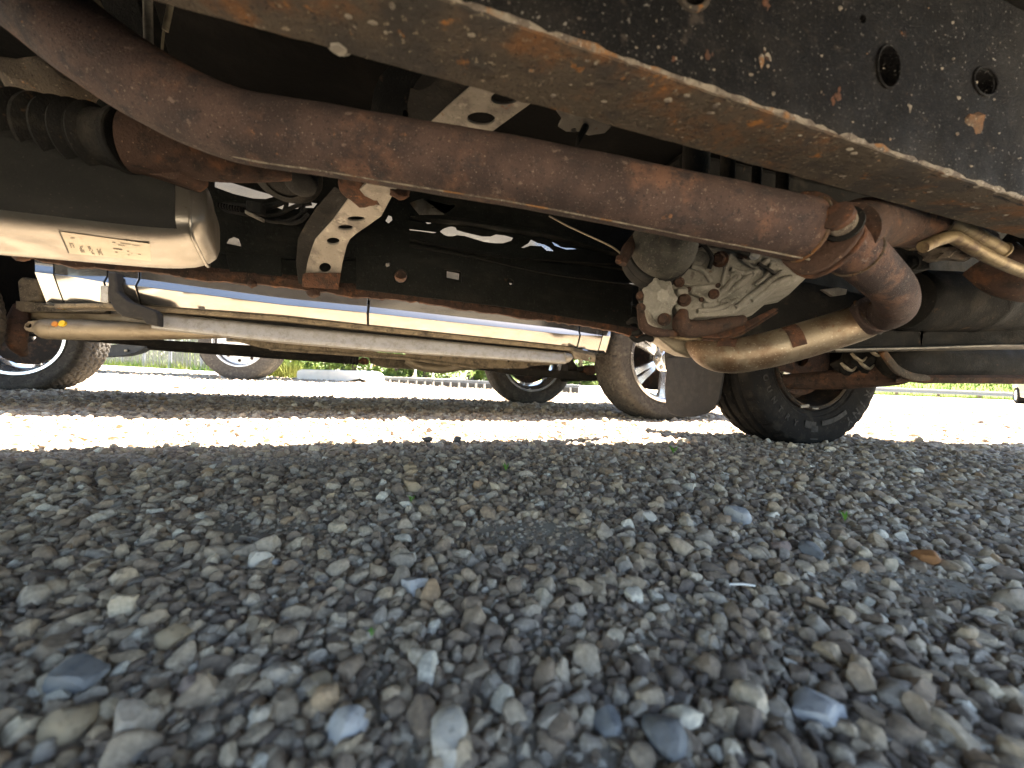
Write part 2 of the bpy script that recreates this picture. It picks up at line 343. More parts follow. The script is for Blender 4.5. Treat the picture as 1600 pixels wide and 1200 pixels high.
def scatter(y0, y1, step, dmean, sig, sink, prob=1.0, margin=.35, slope=1.42, big=0.0):
    ny = int((y1 - y0) / step)
    for j in range(ny):
        yy = y0 + j * step; hw = slope * max(yy, 0) + margin; nx = int(2 * hw / step)
        for i in range(nx):
            if random.random() > prob: continue
            x = -hw + (i + random.random()) * step; y = yy + random.random() * step
            pm = patch_mask(x, y) if y < 2.2 else 0
            d = min(dmean * math.exp(random.gauss(0, sig)), dmean * 2.3)
            if pm > 0:
                if random.random() < min(.66, pm * .8): continue
                d *= 1 - .35 * pm
            r = d / 2
            z = ground_z(x, y) + r * (sink + random.uniform(-.3, .3) - .8 * max(0, pm))
            t = random.random() * .93 + tint_field(x, y) * .12
            if random.random() < .03: t = 1.0
            if random.random() < .015: t = .95
            pts.append((x, y, z)); scl.append((r * random.uniform(.9, 1.15),) * 3)
            rot.append((random.gauss(0, .45), random.gauss(0, .45), random.random() * 6.283)); tint.append(min(1, max(0, t))); idx.append(random.randrange(14))
scatter(.13, .75, .0090, .0122, .34, .10)
scatter(.13, .75, .0068, .0056, .35, -.05, .8)
scatter(.14, .75, .026, .0215, .16, .30, .5)
scatter(.75, 1.45, .0112, .0145, .34, .10)
scatter(.75, 1.45, .0085, .0065, .3, .0, .8)
scatter(.75, 1.45, .036, .025, .16, .30, .5)
scatter(1.45, 2.4, .0165, .0200, .32, .15)
scatter(2.4, 4.4, .027, .028, .28, .15, slope=1.36)
scatter(4.4, 9.0, .085, .036, .2, .1, .8, slope=1.3)
pm_ = bpy.data.meshes.new('gravel'); pm_.vertices.add(len(pts)); pm_.vertices.foreach_set('co', np.array(pts).ravel())
for c, rx, ry in PATCH:
    for k in range(int(60000 * rx * ry) + 80):
        x = c.x + random.gauss(0, .55) * rx; y = c.y + random.gauss(0, .55) * ry; d = .0042 * math.exp(random.gauss(0, .5))
        pts.append((x, y, ground_z(x, y) + d * .12)); scl.append((d / 2,) * 3); rot.append((0, 0, random.random() * 6.28)); tint.append(random.uniform(.1, .85)); idx.append(random.randrange(14))
pm_.clear_geometry(); pm_.vertices.add(len(pts)); pm_.vertices.foreach_set('co', np.array(pts).ravel())
for nm, ty, dat in (('rot', 'FLOAT_VECTOR', rot), ('scl', 'FLOAT_VECTOR', scl)):
    pm_.attributes.new(nm, ty, 'POINT').data.foreach_set('vector', np.array(dat, dtype=np.float32).ravel())
pm_.attributes.new('tint', 'FLOAT', 'POINT').data.foreach_set('value', np.array(tint, dtype=np.float32))
pm_.attributes.new('pick', 'INT', 'POINT').data.foreach_set('value', np.array(idx, dtype=np.int32))
gravel = bpy.data.objects.new('gravel', pm_); COL.objects.link(gravel); pm_.materials.append(gm)
tag(gravel, 'loose grey and brown gravel covering the yard', kind='stuff')
ng = bpy.data.node_groups.new('gravel_scatter', 'GeometryNodeTree')
ng.interface.new_socket('Geometry', in_out='INPUT', socket_type='NodeSocketGeometry'); ng.interface.new_socket('Geometry', in_out='OUTPUT', socket_type='NodeSocketGeometry')
gi = ng.nodes.new('NodeGroupInput'); go = ng.nodes.new('NodeGroupOutput')
ip = ng.nodes.new('GeometryNodeInstanceOnPoints'); ci = ng.nodes.new('GeometryNodeCollectionInfo')
ci.inputs['Collection'].default_value = STONES; ci.inputs['Separate Children'].default_value = True; ci.inputs['Reset Children'].default_value = True
def named(nm, ty):
    a = ng.nodes.new('GeometryNodeInputNamedAttribute'); a.data_type = ty; a.inputs[0].default_value = nm; return a.outputs[0]
ng.links.new(gi.outputs[0], ip.inputs['Points']); ng.links.new(ci.outputs[0], ip.inputs['Instance']); ip.inputs['Pick Instance'].default_value = True
ng.links.new(named('pick', 'INT'), ip.inputs['Instance Index'])
er = ng.nodes.new('FunctionNodeEulerToRotation'); ng.links.new(named('rot', 'FLOAT_VECTOR'), er.inputs[0]); ng.links.new(er.outputs[0], ip.inputs['Rotation'])
ng.links.new(named('scl', 'FLOAT_VECTOR'), ip.inputs['Scale']); ng.links.new(ip.outputs[0], go.inputs[0])
gravel.modifiers.new('scatter', 'NODES').node_group = ng

# ------------------------------------------------------------------ wheels
def tyre_bm(Rt, w, rb, tread, seg=216, squash=.012):
    bm = bmesh.new(); hw = w / 2; prof = []
    # from inner bead round the sidewall, across the tread, and down the other sidewall
    side = [(rb - .004, .36 * w), (rb + .010, .44 * w), (rb + .020, .455 * w), (rb + .024, .452 * w), (rb + .030, .475 * w), (rb + (Rt - rb) * .42, .505 * w), (rb + (Rt - rb) * .55, .512 * w), (rb + (Rt - rb) * .60, .520 * w), (rb + (Rt - rb) * .72, .515 * w), (Rt - .032, .50 * w), (Rt - .026, .494 * w)]
    nt = 26
    for r, a in side: prof.append((r, -a, 0))
    for k in range(nt + 1):
        s = -1 + 2 * k / nt
        prof.append((Rt - .016 * abs(s) ** 4.5, s * .47 * w, 1))
    for r, a in side[::-1]: prof.append((r, a, 0))
    rings = []
    for j in range(seg):
        th = 2 * math.pi * j / seg; ring = []
        for r, a, t in prof:
            rr = r
            if t: rr -= tread(th, a / (.47 * w), j)
            x = rr * math.sin(th); z = -rr * math.cos(th)
            if z < -Rt + squash: z = -Rt + squash + (z + Rt - squash) * .15
            ring.append(Vector((x, a, z)))
        rings.append(ring)
    vs = [[bm.verts.new(p) for p in r] for r in rings]; n = len(prof)
    for j in range(seg):
        a, b = vs[j], vs[(j + 1) % seg]
        for k in range(n - 1): bm.faces.new((a[k], a[k + 1], b[k + 1], b[k]))
        bm.faces.new((a[n - 1], a[0], b[0], b[n - 1]))
    return bm
def tread_ribs(th, s, j):
    for c in (-.62, -.22, .22, .62):
        if abs(s - c - .018 * math.sin(th * 60)) < .05: return .009
    if abs(s) > .68 and (j % 6) in (0, 1): return .007
    if abs(s) < .6 and (j % 9) == 0 and (int(s * 5 + 9) + j) % 2 == 0: return .004
    return 0
def tread_chunky(th, s, j):
    for c in (-.5, 0, .5):
        if abs(s - c - .07 * math.sin(th * 36 + c * 5)) < .06: return .009
    ph = (j + int((s + 1) * 6)) % 6
    if ph == 0: return .008
    if abs(s) > .55 and ph == 3: return .005
    return 0
def rev(bm, prof, seg=64, cap=False):       # revolve (r, y) about local Y
    rings = [[Vector((r * math.sin(t), y, r * math.cos(t))) for t in (2 * math.pi * k / seg for k in range(seg))] for r, y in prof]
    loft(bm, rings, cap)
def wheel_empty(parent, p, name='wheel', rz=AY, label=None):
    o = bpy.data.objects.new(name, None); COL.objects.link(o); o.parent = parent; o.location = Vector(p) - WL[parent.name]
    o.rotation_euler = (0, 0, rz); o.empty_display_size = .1; WL[o.name] = Vector(p)
    if label: o['label'] = label
    return o
TYRES = {}
def add_tyre(wp, Rt, w, rb, tread, m, key):
    if key in TYRES:
        o = bpy.data.objects.new('tyre', TYRES[key]); COL.objects.link(o); o.parent = wp; return o
    o = obj('tyre', tyre_bm(Rt, w, rb, tread), m, wp, local=True, ang=28); TYRES[key] = o.data; return o
RIMS = {}
def alloy_rim(wp, rb, w, key, spokes=6, back=False):
    if key in RIMS:
        for nm, me in RIMS[key]:
            o = bpy.data.objects.new(nm, me); COL.objects.link(o); o.parent = wp
        return
    out = []
    bm = bmesh.new(); h = w * .46
    rev(bm, [(rb - .002, -h - .004), (rb + .012, -h), (rb + .013, -h + .008), (rb - .002, -h + .02), (rb - .014, -h + .05), (rb - .03, 0), (rb - .03, h * .6), (rb - .012, h - .02), (rb + .012, h - .004), (rb + .012, h + .002), (rb - .006, h), (rb - .035, h * .55), (rb - .042, 0), (rb - .026, -h + .05), (rb - .014, -h + .012), (rb - .002, -h - .004)])
    out.append(obj('rim', bm, 'alloy', wp, local=True, ang=40))
    bm = bmesh.new()
    for k in range(spokes):
        for dt in (-.13, .13):
            t = 2 * math.pi * k / spokes + dt; d = Vector((math.sin(t), 0, math.cos(t))); s = Vector((math.cos(t), 0, -math.sin(t)))
            tc = 2 * math.pi * k / spokes; dc = Vector((math.sin(tc), 0, math.cos(tc)))
            rings = []
            for r, yy, hwid, th in ((.06, -h + .055, .020, .02), (rb * .45, -h + .035, .019, .018), (rb * .75, -h + .022, .021, .018), (rb - .012, -h + .016, .030, .02)):
                c = d * r + (dc - d) * (.03 if r < .1 else 0)
                rings.append([c + s * hwid + Vector((0, yy + th, 0)), c + s * hwid * .75 + Vector((0, yy, 0)), c - s * hwid * .75 + Vector((0, yy, 0)), c - s * hwid + Vector((0, yy + th, 0)), c + Vector((0, yy + th * 1.5, 0))])
            loft(bm, rings)
    out.append(obj('spokes', bm, 'alloy', wp, local=True, ang=30))
    bm = bmesh.new(); rev(bm, [(.001, -h + .025), (.038, -h + .027), (.044, -h + .034), (.085, -h + .05), (.088, -h + .09), (.001, -h + .1)], 40)
    out.append(obj('hub', bm, 'alloy', wp, local=True))
    bm = bmesh.new()
    for k in range(6):
        t = 2 * math.pi * k / 6 + .5; lathe(bm, Vector((.064 * math.sin(t), -h + .046, .064 * math.cos(t))), (0, -1, 0), [(.011, -.02), (.011, .018), (.007, .024)], 6)
    out.append(obj('lug_nuts', bm, 'steel_bright', wp, local=True))
    bm = bmesh.new(); rev(bm, [(.05, .01), (rb - .06, .01), (rb - .06, .035), (.05, .035), (.05, .01)], 48)
    out.append(obj('brake_disc', bm, 'hub_dark', wp, local=True))
    RIMS[key] = [(o.name.split('.')[0], o.data) for o in out]
def letters(parent, text, radius, t0, dt, size, yface, tops_out, m='letter_rubber', name='lettering'):
    bm = bmesh.new()
    for k, ch in enumerate(text):
        if ch == ' ': continue
        cu = bpy.data.curves.new('glyph', 'FONT'); cu.body = ch; cu.size = size; cu.align_x = 'CENTER'; cu.align_y = 'CENTER'; cu.extrude = .0012; cu.resolution_u = 3; cu.offset = size * .02
        to = bpy.data.objects.new('glyph', cu); COL.objects.link(to)
        dg = bpy.context.evaluated_depsgraph_get(); me = bpy.data.meshes.new_from_object(to.evaluated_get(dg))
        t = t0 + k * dt                                     # angle from straight down, positive to the right as seen from -Y
        d = Vector((math.sin(t), 0, -math.cos(t))); s = Vector((math.cos(t), 0, math.sin(t)))
        upv, rtv = (d, -s) if tops_out else (-d, s)
        off = len(bm.verts); tmp = bmesh.new(); tmp.from_mesh(me)
        for v in tmp.verts: v.co = d * radius + rtv * v.co.x + upv * v.co.y + Vector((0, yface - v.co.z, 0))
        m2 = bpy.data.meshes.new('g'); tmp.to_mesh(m2); tmp.free(); bm.from_mesh(m2)
        bpy.data.meshes.remove(m2); bpy.data.meshes.remove(me); bpy.data.objects.remove(to); bpy.data.curves.remove(cu)
    return tag(obj(name, bm, m, parent, local=True, smooth=False), kind='stuff')

# ------------------------------------------------------------------ the truck overhead
truck = thing('pickup_truck', 'rusty truck seen from underneath, its frame rail and exhaust pipe overhead', 'truck', W(.35, .75, 0))

# body shell: floor above, near and far sides down to the sills
bm = bmesh.new()
boxw(bm, -2.9, 2.75, -.30, 1.40, .952, 1.0)
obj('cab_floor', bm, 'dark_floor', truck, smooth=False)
bm = bmesh.new()
boxw(bm, -2.9, .05, -.27, -.22, .385, 1.25); boxw(bm, .053, .75, -.27, -.22, .46, 1.25); boxw(bm, 1.95, 2.75, -.27, -.22, .50, 1.25); boxw(bm, .75, 1.95, -.27, -.22, .9, 1.25)
obj('body_side', bm, 'chassis_black', truck, bevel=.01)
bm = bmesh.new()
boxw(bm, -2.9, 2.75, -.30, 1.430, 1.003, 1.28); boxw(bm, -1.4, 1.0, -.1, 1.32, 1.283, 1.78)
obj('body_tub', bm, 'truck_paint', truck, bevel=.02)

# far rocker wall with the holes rust and the factory left in it
WV = 1.42
NWALL = Vector((-math.sin(AY + R(4)), math.cos(AY + R(4)), 0))
def VW(x, y, v): return PL(x, y, W(.55, v, 0), NWALL)
lip = [(-420, 330), (-150, 362), (0, 385), (32, 399), (52, 404), (130, 416), (250, 424), (320, 437), (400, 442), (486, 452), (538, 460.5), (650, 470), (790, 492), (895, 505), (958, 516), (1003, 528)]
wall_out = lip + [(1010, 500), (1010, 190), (800, 160), (300, 120), (-420, -60)]
holes = [[(353, 380), (357, 373), (365, 370), (373, 373), (377, 385)], ell(605.6, 414, 3.4, 3.6, 10), ell(626, 432, 9.5, 10, 18),
         [(698, 423.5), (717.6, 427), (717, 437.5), (698, 433.6)], ell(798, 441, 2.6, 4.2, 10),
         [(687, 361.6), (693, 357), (701, 354), (707, 353.5), (712, 355), (714, 359), (728, 363), (741, 366), (754, 369), (767, 369), (775, 366), (789, 367.5), (802, 371), (799, 376), (786, 380), (773, 380), (757, 378), (743.5, 374), (725.5, 368.6), (714, 367.4), (707.5, 369), (700, 369), (694, 367)],
         [(830, 374), (840, 379), (851.5, 382), (859, 386), (866, 392.5), (854, 391.5), (846, 384.6), (829, 383.6), (818, 387.5), (814, 387), (825.6, 380)],
         [(861.6, 377), (870.6, 381), (877, 385.5), (885, 387), (894, 387), (903, 389), (885, 390), (867, 384)],
         [(640, 357.6), (662, 360), (683, 362.6), (678, 364.4), (660, 361.8), (640, 359.6)],
         [(602, 345), (607, 336), (612, 338), (613, 344), (607, 349)],
         [(664, 346.5), (671, 343), (674, 349), (668, 350)],
         [(335, 281), (355, 283), (378, 290), (400, 297), (433, 306), (415, 311), (395, 310), (365, 303), (335, 292)],
         [(430, 323), (445, 316), (470, 313), (466, 326), (440, 327)], [(477, 314), (496, 317.5), (490, 325), (477, 324.6)]]
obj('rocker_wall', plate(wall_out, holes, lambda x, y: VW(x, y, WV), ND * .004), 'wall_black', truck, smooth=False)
obj('rocker_skin', plate(wall_out, holes, lambda x, y: VW(x, y, WV + .0045), ND * .003), 'truck_paint', truck, smooth=False)
# brown tube end behind the round hole
bm = bmesh.new(); c = VW(626, 429, WV + .03); lathe(bm, c, ND, [(.020, -.02), (.022, .0), (.022, .02)], 20); obj('drain_plug', bm, 'rust_dark', truck)
# pressed ledges along the wall
def ledge(name, tab, dz, dv, m, v=WV):
    rings = []
    for x, y in tab:
        p = VW(x, y, v); rings.append([p, p - ND * dv - ZD * dz * .25, p - ND * dv - ZD * dz * .75, p - ZD * dz])
    bm = bmesh.new(); loft(bm, rings); return obj(name, bm, m, truck, bevel=.002)
ledge('rocker_ledge', [(345, 392), (470, 402), (560, 402), (700, 415), (860, 452), (1003, 478)], .012, .010, 'wall_black', WV - .001)
ledge('rocker_ledge', [(640, 372), (730, 391), (860, 404), (1003, 421)], .016, .016, 'wall_black', WV - .001)
ledge('rocker_ledge', [(640, 335), (720, 343), (850, 363), (990, 401)], .022, .03, 'wall_black', WV - .001)
# ragged rusty pinch weld along the bottom
rings = []
xs_ = list(np.linspace(-400, 1003, 260))
for x in xs_:
    y = line_y(lip, x); p = VW(x, y, WV - .006); n1 = mnoise.noise(Vector((x * .03, 0, 0))) * .006 + mnoise.noise(Vector((x * .13, 4, 0))) * .004
    rings.append([p + ZD * (.036 + n1), p + ZD * (.020) - ND * .010, p - ZD * (.004 + n1) - ND * .008, p - ZD * (.006 + n1 * 1.3) + ND * .004, p + ZD * .03 + ND * .006])
bm = bmesh.new(); loft(bm, rings); obj('pinch_weld', bm, 'rust_dark', truck)
for x, y, r in ((394, 447, .014), (490, 461, .018), (34, 402, .02)):
    bm = bmesh.new(); blob(bm, VW(x, y, WV - .012) + ZD * .006, r, 2, .35, 1.1, .7, .8, x); obj('weld_nut', bm, 'rust_dark', truck)
bm = plate([(352, 395), (440, 402), (440, 438), (360, 431)], [], lambda x, y: VW(x, y, WV - .012), ND * .01); obj('patch_panel', bm, 'wall_black', truck, bevel=.002)
bm = plate([(556, 400), (640, 395), (860, 420), (990, 445), (985, 512), (790, 480), (556, 452)], [ell(605.6, 414, 5, 5, 10), ell(626, 432, 11.5, 12, 18), [(694, 420), (721, 424), (721, 441), (694, 437)], ell(798, 441, 5, 6.5, 10)], lambda x, y: VW(x, y, WV - .018), ND * .014); obj('sill_panel', bm, 'wall_black', truck, bevel=.002)

# near frame rail (boxed), with slots cut into its side
def near_px(x): return x, 68 + .348 * (x - 900)
def far_px(x): return x, 79 + .279 * (x - 569)
NV, FV = .3265, .411
st = []
for t in np.linspace(0, 1, 40):
    a = V(*near_px(380 + 1500 * t), NV); b = V(*far_px(110 + 1900 * t), FV); st.append((a, b))
NA, NB = st[0][0], st[-1][0]; FA, FB = st[0][1], st[-1][1]
def rail_pt(A, B, u):
    ua, ub = A.dot(UD), B.dot(UD); return A + (B - A) * ((u - ua) / (ub - ua))
us = np.linspace(-1.6, 2.2, 60); RR = .010
def dent(u, k): return .0022 * mnoise.noise(Vector((u * 9, k * 3.1, 0))) + .001 * mnoise.noise(Vector((u * 34, k, 5)))
rings = []
for u in us:
    a = rail_pt(NA, NB, u); b = rail_pt(FA, FB, u); h = .238
    r = [a + ZD * h + ND * dent(u, 9), a + ZD * .09 + ND * dent(u, 1), a + ZD * (RR + .01)]
    for k in range(5):
        q = math.pi / 2 * k / 4; r.append(a + ND * (RR - RR * math.cos(q)) + ZD * (RR - RR * math.sin(q)))
    r += [a.lerp(b, .35) + ZD * dent(u, 4), a.lerp(b, .7) + ZD * dent(u, 6), b - ND * .006 + ZD * 0, b + ZD * .006, b + ZD * (h + a.z - b.z)]
    rings.append(r)
bm = bmesh.new(); loft(bm, rings)
# skin the underside separately so that the rust is its own sheet
rail = obj('frame_rail', bm, 'chassis_black', truck, ang=40)
def cutter(pts, depth, lead=.02):
    bm = bmesh.new(); prism(bm, [V(x, y, NV) - ND * lead for x, y in pts], ND * (depth + lead)); bmesh.ops.recalc_face_normals(bm, faces=bm.faces[:])
    me = bpy.data.meshes.new('cut'); bm.to_mesh(me); bm.free(); o = bpy.data.objects.new('cut', me); COL.objects.link(o); return o
cuts = [cutter(ell(1387, 105, 16.5, 32, 24, -.06), .06), cutter([(1525, 111), (1530, 108), (1541, 111), (1552, 120), (1553, 134), (1548, 149), (1540, 148), (1527, 138), (1523, 126)], .06), cutter(ell(1084, -6, 20, 20, 18), .06), cutter(ell(1348, 30, 5, 7, 12), .04)]
rail.location = (0, 0, 0); rail.parent = None
for c_ in cuts:
    b_ = rail.modifiers.new('b', 'BOOLEAN'); b_.object = c_; b_.operation = 'DIFFERENCE'; b_.solver = 'EXACT'
dg = bpy.context.evaluated_depsgraph_get(); nm_ = bpy.data.meshes.new_from_object(rail.evaluated_get(dg))
for c_ in cuts: bpy.data.objects.remove(c_)
rail.modifiers.clear(); rail.data = nm_; nm_.name = 'frame_rail'; finish(nm_, None, True, 40); rail.parent = truck; rail.location = -WL[truck.name]
# rust-scaled bottom flange of the rail, slightly proud
rings = []
for u in np.linspace(-1.6, 2.2, 240):
    a = rail_pt(NA, NB, u); b = rail_pt(FA, FB, u)
    def q(t, dz): return a.lerp(b, t) - ZD * (dz + .0014 * mnoise.noise(Vector((u * 40, t * 5, 0))) + .001 * mnoise.noise(Vector((u * 110, t * 20, 3))))
    rings.append([q(.03, .0008), q(.3, .0040), q(.55, .004), q(.8, .0045), q(1.01 + .03 * mnoise.noise(Vector((u * 22, 0, 7))), .006), a.lerp(b, .99) + ZD * .004, a.lerp(b, .5) + ZD * .002, a.lerp(b, .03) + ZD * .002])
bm = bmesh.new(); loft(bm, rings); rust = obj('rust_flange', bm, 'rust_belly', rail, local=True); rust['label'] = 'rust scaled underside of the frame rail'
# worn crusty corner
pts_ = []; rad_ = []
for u in np.linspace(-1.6, 2.2, 420):
    a = rail_pt(NA, NB, u); j = mnoise.noise(Vector((u * 60, 1, 0))) * .0016
    pts_.append(a + ND * (.0050 + j) + ZD * (.0044 + .0016 * mnoise.noise(Vector((u * 90, 4, 0))))); rad_.append(.0040 + .0016 * mnoise.noise(Vector((u * 30, 8, 0))) + .0020 * mnoise.noise(Vector((u * 160, 8, 0))))
bm = bmesh.new(); tube(bm, pts_, rad_, 9, 1); obj('worn_edge', bm, 'edge_crust', rail, local=True)
# slot rims, plugs, rust bubbles and grit stuck to the side of the rail
def rim_ring(cx, cy, rx, ry, r, rot_=0):
    pts = [V(x, y, NV) - ND * .001 for x, y in ell(cx, cy, rx, ry, 26, rot_)]; bm = bmesh.new(); tube(bm, pts + [pts[0]], r, 7, 1); return bm
obj('slot_rim', rim_ring(1387, 105, 17.5, 33.5, .0013, -.06), 'chassis_black', rail, local=True)
obj('slot_rim', rim_ring(1084, -6, 22, 22, .003), 'rust_belly', rail, local=True)
obj('slot_rim', rim_ring(1538, 128, 17.5, 23, .0016, -.35), 'chassis_black', rail, local=True)
for cx, cy, r, m_ in ((1192, 86, .0135, 'edge_crust'), (1192, 88, .011, 'rust_orange'), (1308, 148, .0085, 'rust_orange'), (1301, 157, .006, 'rust_orange'), (1108, 86, .008, 'rust_orange'), (1051, 93, .0055, 'rust_orange'), (1194, 6, .010, 'rust_orange'), (1520, 190, .022, 'rust_belly'), (1420, 166, .008, 'edge_crust'), (1283, 88, .0045, 'edge_crust')):
    bm = bmesh.new(); p = V(cx, cy, NV) + ND * r * .55; blob(bm, p, r, 3, .5, 1, .62, 1.1, cx); obj('rust_blister', bm, m_, rail, local=True)
bm = bmesh.new()
for k in range(210):
    u = random.uniform(-.2, 1.3); z = random.random() ** 1.4 * .22; a = rail_pt(NA, NB, u) + ZD * (z + .012); r = random.uniform(.0006, .0022) * (1.2 if random.random() < .15 else .8)
    blob(bm, a, r, 1, .3, random.uniform(.8, 1.6), .7, random.uniform(.7, 1.2), k)
for k in range(70):
    u = random.uniform(-.4, 1.2); t = random.random(); p = rail_pt(NA, NB, u).lerp(rail_pt(FA, FB, u), .08 + t * .85) - ZD * .004; r = random.uniform(.0008, .003)
    blob(bm, p, r, 1, .3, random.uniform(1, 2.2), random.uniform(.8, 1.4), .6, k)
tag(obj('stuck_grit', bm, 'edge_crust', rail, local=True), kind='stuff')
bolt(truck, PL(530, 66, rail_pt(FA, FB, -.1) - ND * .012, ZD) - ZD * .004, -ZD, .0085, .004, 'bracket_grey')
bm = bmesh.new(); blob(bm, PL(762, 98, rail_pt(FA, FB, .1) - ND * .03, ZD), .016, 3, .4, 1.2, 1, .4, 5); obj('rust_blister', bm, 'rust_belly', rail, local=True)

# perforated crossmember from the near rail down to the far sill
cm_tab = [(110, .60), (200, .72), (270, .85), (306, .95), (341, 1.03), (366, 1.08), (386, 1.12), (430, 1.185), (452, 1.20)]
def cmf(x, y): return D(x, y, lerp_list(cm_tab, y - .12 * (x - (700 if y < 240 else 520)) * (1 if y < 240 else .3)))
up_out = [(738, 100), (860, 122), (844, 152), (747, 222), (706, 252), (640, 240), (661, 202), (700, 165), (745, 126)]
lo_out = [(600, 262), (640, 262), (612, 308), (596, 338), (575, 353), (556, 366), (547, 374), (542, 384), (535, 412), (532, 430), (528, 450), (500, 448), (473, 446), (476, 430), (482, 405), (488, 386), (493, 374), (500, 366), (520, 344), (546, 308), (575, 285)]
bm = plate(up_out, [ell(791, 152, 24, 10.5, 20, -.12), ell(752, 185.5, 21.5, 9.5, 20, .05)], cmf, ZD * .004)
obj('crossmember', bm, 'bracket_grey', truck, bevel=.0015)
up_side = [(697, 105), (745, 122), (700, 165), (661, 202), (640, 190), (637, 167), (642, 138), (652, 142), (661, 141), (672, 136), (683, 126)]
bm = plate(up_side, [ell(728, 128, 2.6, 9, 12, .15)], lambda x, y: cmf(x, y) + ZD * .001 - UD * .001, UD * .004); obj('crossmember_web', bm, 'dark_metal', truck, bevel=.001)
bm = plate(lo_out, [ell(556.6, 342, 13.6, 3.7), ell(540, 355.6, 11.6, 3.9), ell(520.6, 377, 10, 5.4), ell(508, 419, 9.2, 8)], cmf, ZD * .005)
obj('crossmember', bm, 'bracket_grey', truck, bevel=.0015, label='lower end of the perforated crossmember')
lo_side = [(524, 294), (532, 299), (546, 308), (520, 344), (500, 366), (493, 374), (488, 386), (480, 412), (473, 446), (468, 444), (464, 414), (467, 374), (480, 350), (496, 326)]
bm = plate(lo_side, [ell(507.5, 343, 1.5, 7, 10), ell(526, 322, 1.5, 6, 10)], lambda x, y: cmf(x, y) + ZD * .002 - UD * .003, UD * .004); obj('crossmember_web', bm, 'dark_metal', truck, bevel=.001)
bm = bmesh.new(); prism(bm, [cmf(x, y) - ND * .004 - ZD * .004 for x, y in ((474, 426), (533, 426), (529, 451), (472, 447))], ZD * .003); obj('rusty_foot', bm, 'rust_orange', truck, bevel=.002)
bm = bmesh.new(); lathe(bm, D(566, 292, .93), Vector((.1, -.35, -1)), [(.02, -.03), (.052, -.012), (.056, .0), (.05, .010), (.036, .014), (.012, .016)], 26, wob=.5); obj('rusty_mount', bm, 'rust_orange', truck)
bm = bmesh.new(); blob(bm, D(624, 302, .93), .018, 3, .4, 1.2, 1, .7, 3); obj('rusty_nut', bm, 'rust_orange', truck)
# left-hand curved bracket behind it, and the small lobed plate to the right
bm = plate([(580, 168), (584, 140), (594, 118), (612, 100), (640, 92), (672, 100), (650, 128), (636, 160), (640, 196), (630, 215), (560, 230)], [ell(634, 178, 5, 7, 10)], lambda x, y: D(x, y, .80 + (x - 560) * -.0006), Vector((.02, .05, 0))); obj('curved_bracket', bm, 'dark_metal', truck, bevel=.002)
bm = plate([(868, 172), (880, 166), (905, 168), (925, 178), (940, 186), (955, 198), (945, 208), (920, 212), (905, 206), (885, 206), (872, 198), (878, 186)], [ell(897, 207 - 4, 4.5, 2.6, 10)], lambda x, y: D(x, y, .66 + (200 - y) * -.001), ZD * .004); obj('lobed_plate', bm, 'bracket_grey', truck, bevel=.001)
bm = bmesh.new(); tube(bm, [D(915, 198, .655), D(906, 215, .65), D(900, 232, .66)], [.006, .005, .002], 10, 3); obj('plate_stud', bm, 'dark_metal', truck)
bm = plate([(872, 165), (900, 150), (960, 165), (935, 185), (900, 190)], [], lambda x, y: D(x, y, .70), ZD * .02); obj('cable_clip', bm, 'bracket_grey', truck, bevel=.002)

# main exhaust pipe
ex = [(-150, -158, .50), (-40, -72, .505), (60, 8, .512), (150, 80, .52), (235, 135, .527), (320, 179, .532), (400, 204, .535), (520, 222, .54), (660, 246, .545), (800, 269, .55), (950, 298, .557), (1100, 328, .566), (1200, 348, .572), (1262, 361, .577)]
epts = [D(x, y, Y) for x, y, Y in ex]
bm = bmesh.new(); tube(bm, epts, [.051, .051, .050, .049, .048, .0458, .0437] + [.0435] * 7, 32, 8)
for v in bm.verts: v.co += Vector((0, 0, 1)) * .0012 * mnoise.noise(v.co * 22)
exhaust = obj('exhaust_pipe', bm, 'rust_pipe', truck)
# lighter seam lip that runs along the underside of the pipe
bm = bmesh.new(); tube(bm, [p + Vector((0, -.006, -.0426)) for p in epts], .0017, 8, 8); obj('pipe_seam', bm, 'edge_crust', exhaust, local=True)

# flange pair at its end: diamond plates square to the pipe
fc = D(1265, 362, .578); fn = Vector((.80, .58, -.14)).normalized()
fo = [(1230, 312), (1240, 304), (1256, 298), (1274, 297), (1292, 303), (1305, 312), (1320, 323), (1336, 335), (1346, 343), (1350, 352), (1347, 362), (1335, 380), (1318, 398), (1300, 412), (1285, 421), (1266, 428), (1250, 428), (1236, 422), (1222, 410), (1214, 395)]
def flf(off): return lambda x, y: PL(x, y, fc + fn * off, fn)
f0 = [flf(0)(x, y) for x, y in fo]
bm = bmesh.new(); prism(bm, f0, fn * .007); fl = obj('pipe_flange', bm, 'rust_dark', truck, bevel=.0025)
bm = bmesh.new(); prism(bm, [p + fn * .0175 for p in f0], fn * .006); obj('pipe_flange', bm, 'rust_orange', truck, bevel=.0025)
cen = sum((Vector(p) for p in f0), Vector()) / len(f0)
bm = bmesh.new(); prism(bm, [cen + (Vector(p) - cen) * .80 + fn * .0066 for p in f0], fn * .0112); obj('flange_gasket', bm, 'dark_metal', truck)
bp_ = flf(0)(1318, 352)
bm = bmesh.new(); lathe(bm, bp_ - fn * .034, fn, [(.0112, -.002), (.0165, 0), (.0165, .014)], 14, wob=.3); obj('flange_bolt', bm, 'rust_orange', truck)
prof = []
for k in range(12): prof += [(.0160, .014 + k * .0020), (.0176, .015 + k * .0020)]
bm = bmesh.new(); lathe(bm, bp_ - fn * .034, fn, prof, 22); obj('bolt_thread', bm, 'edge_crust', truck)
bm = bmesh.new(); lathe(bm, bp_ - fn * .006, fn, [(.024, 0), (.024, .004)], 20); obj('bolt_washer', bm, 'dark_metal', truck)

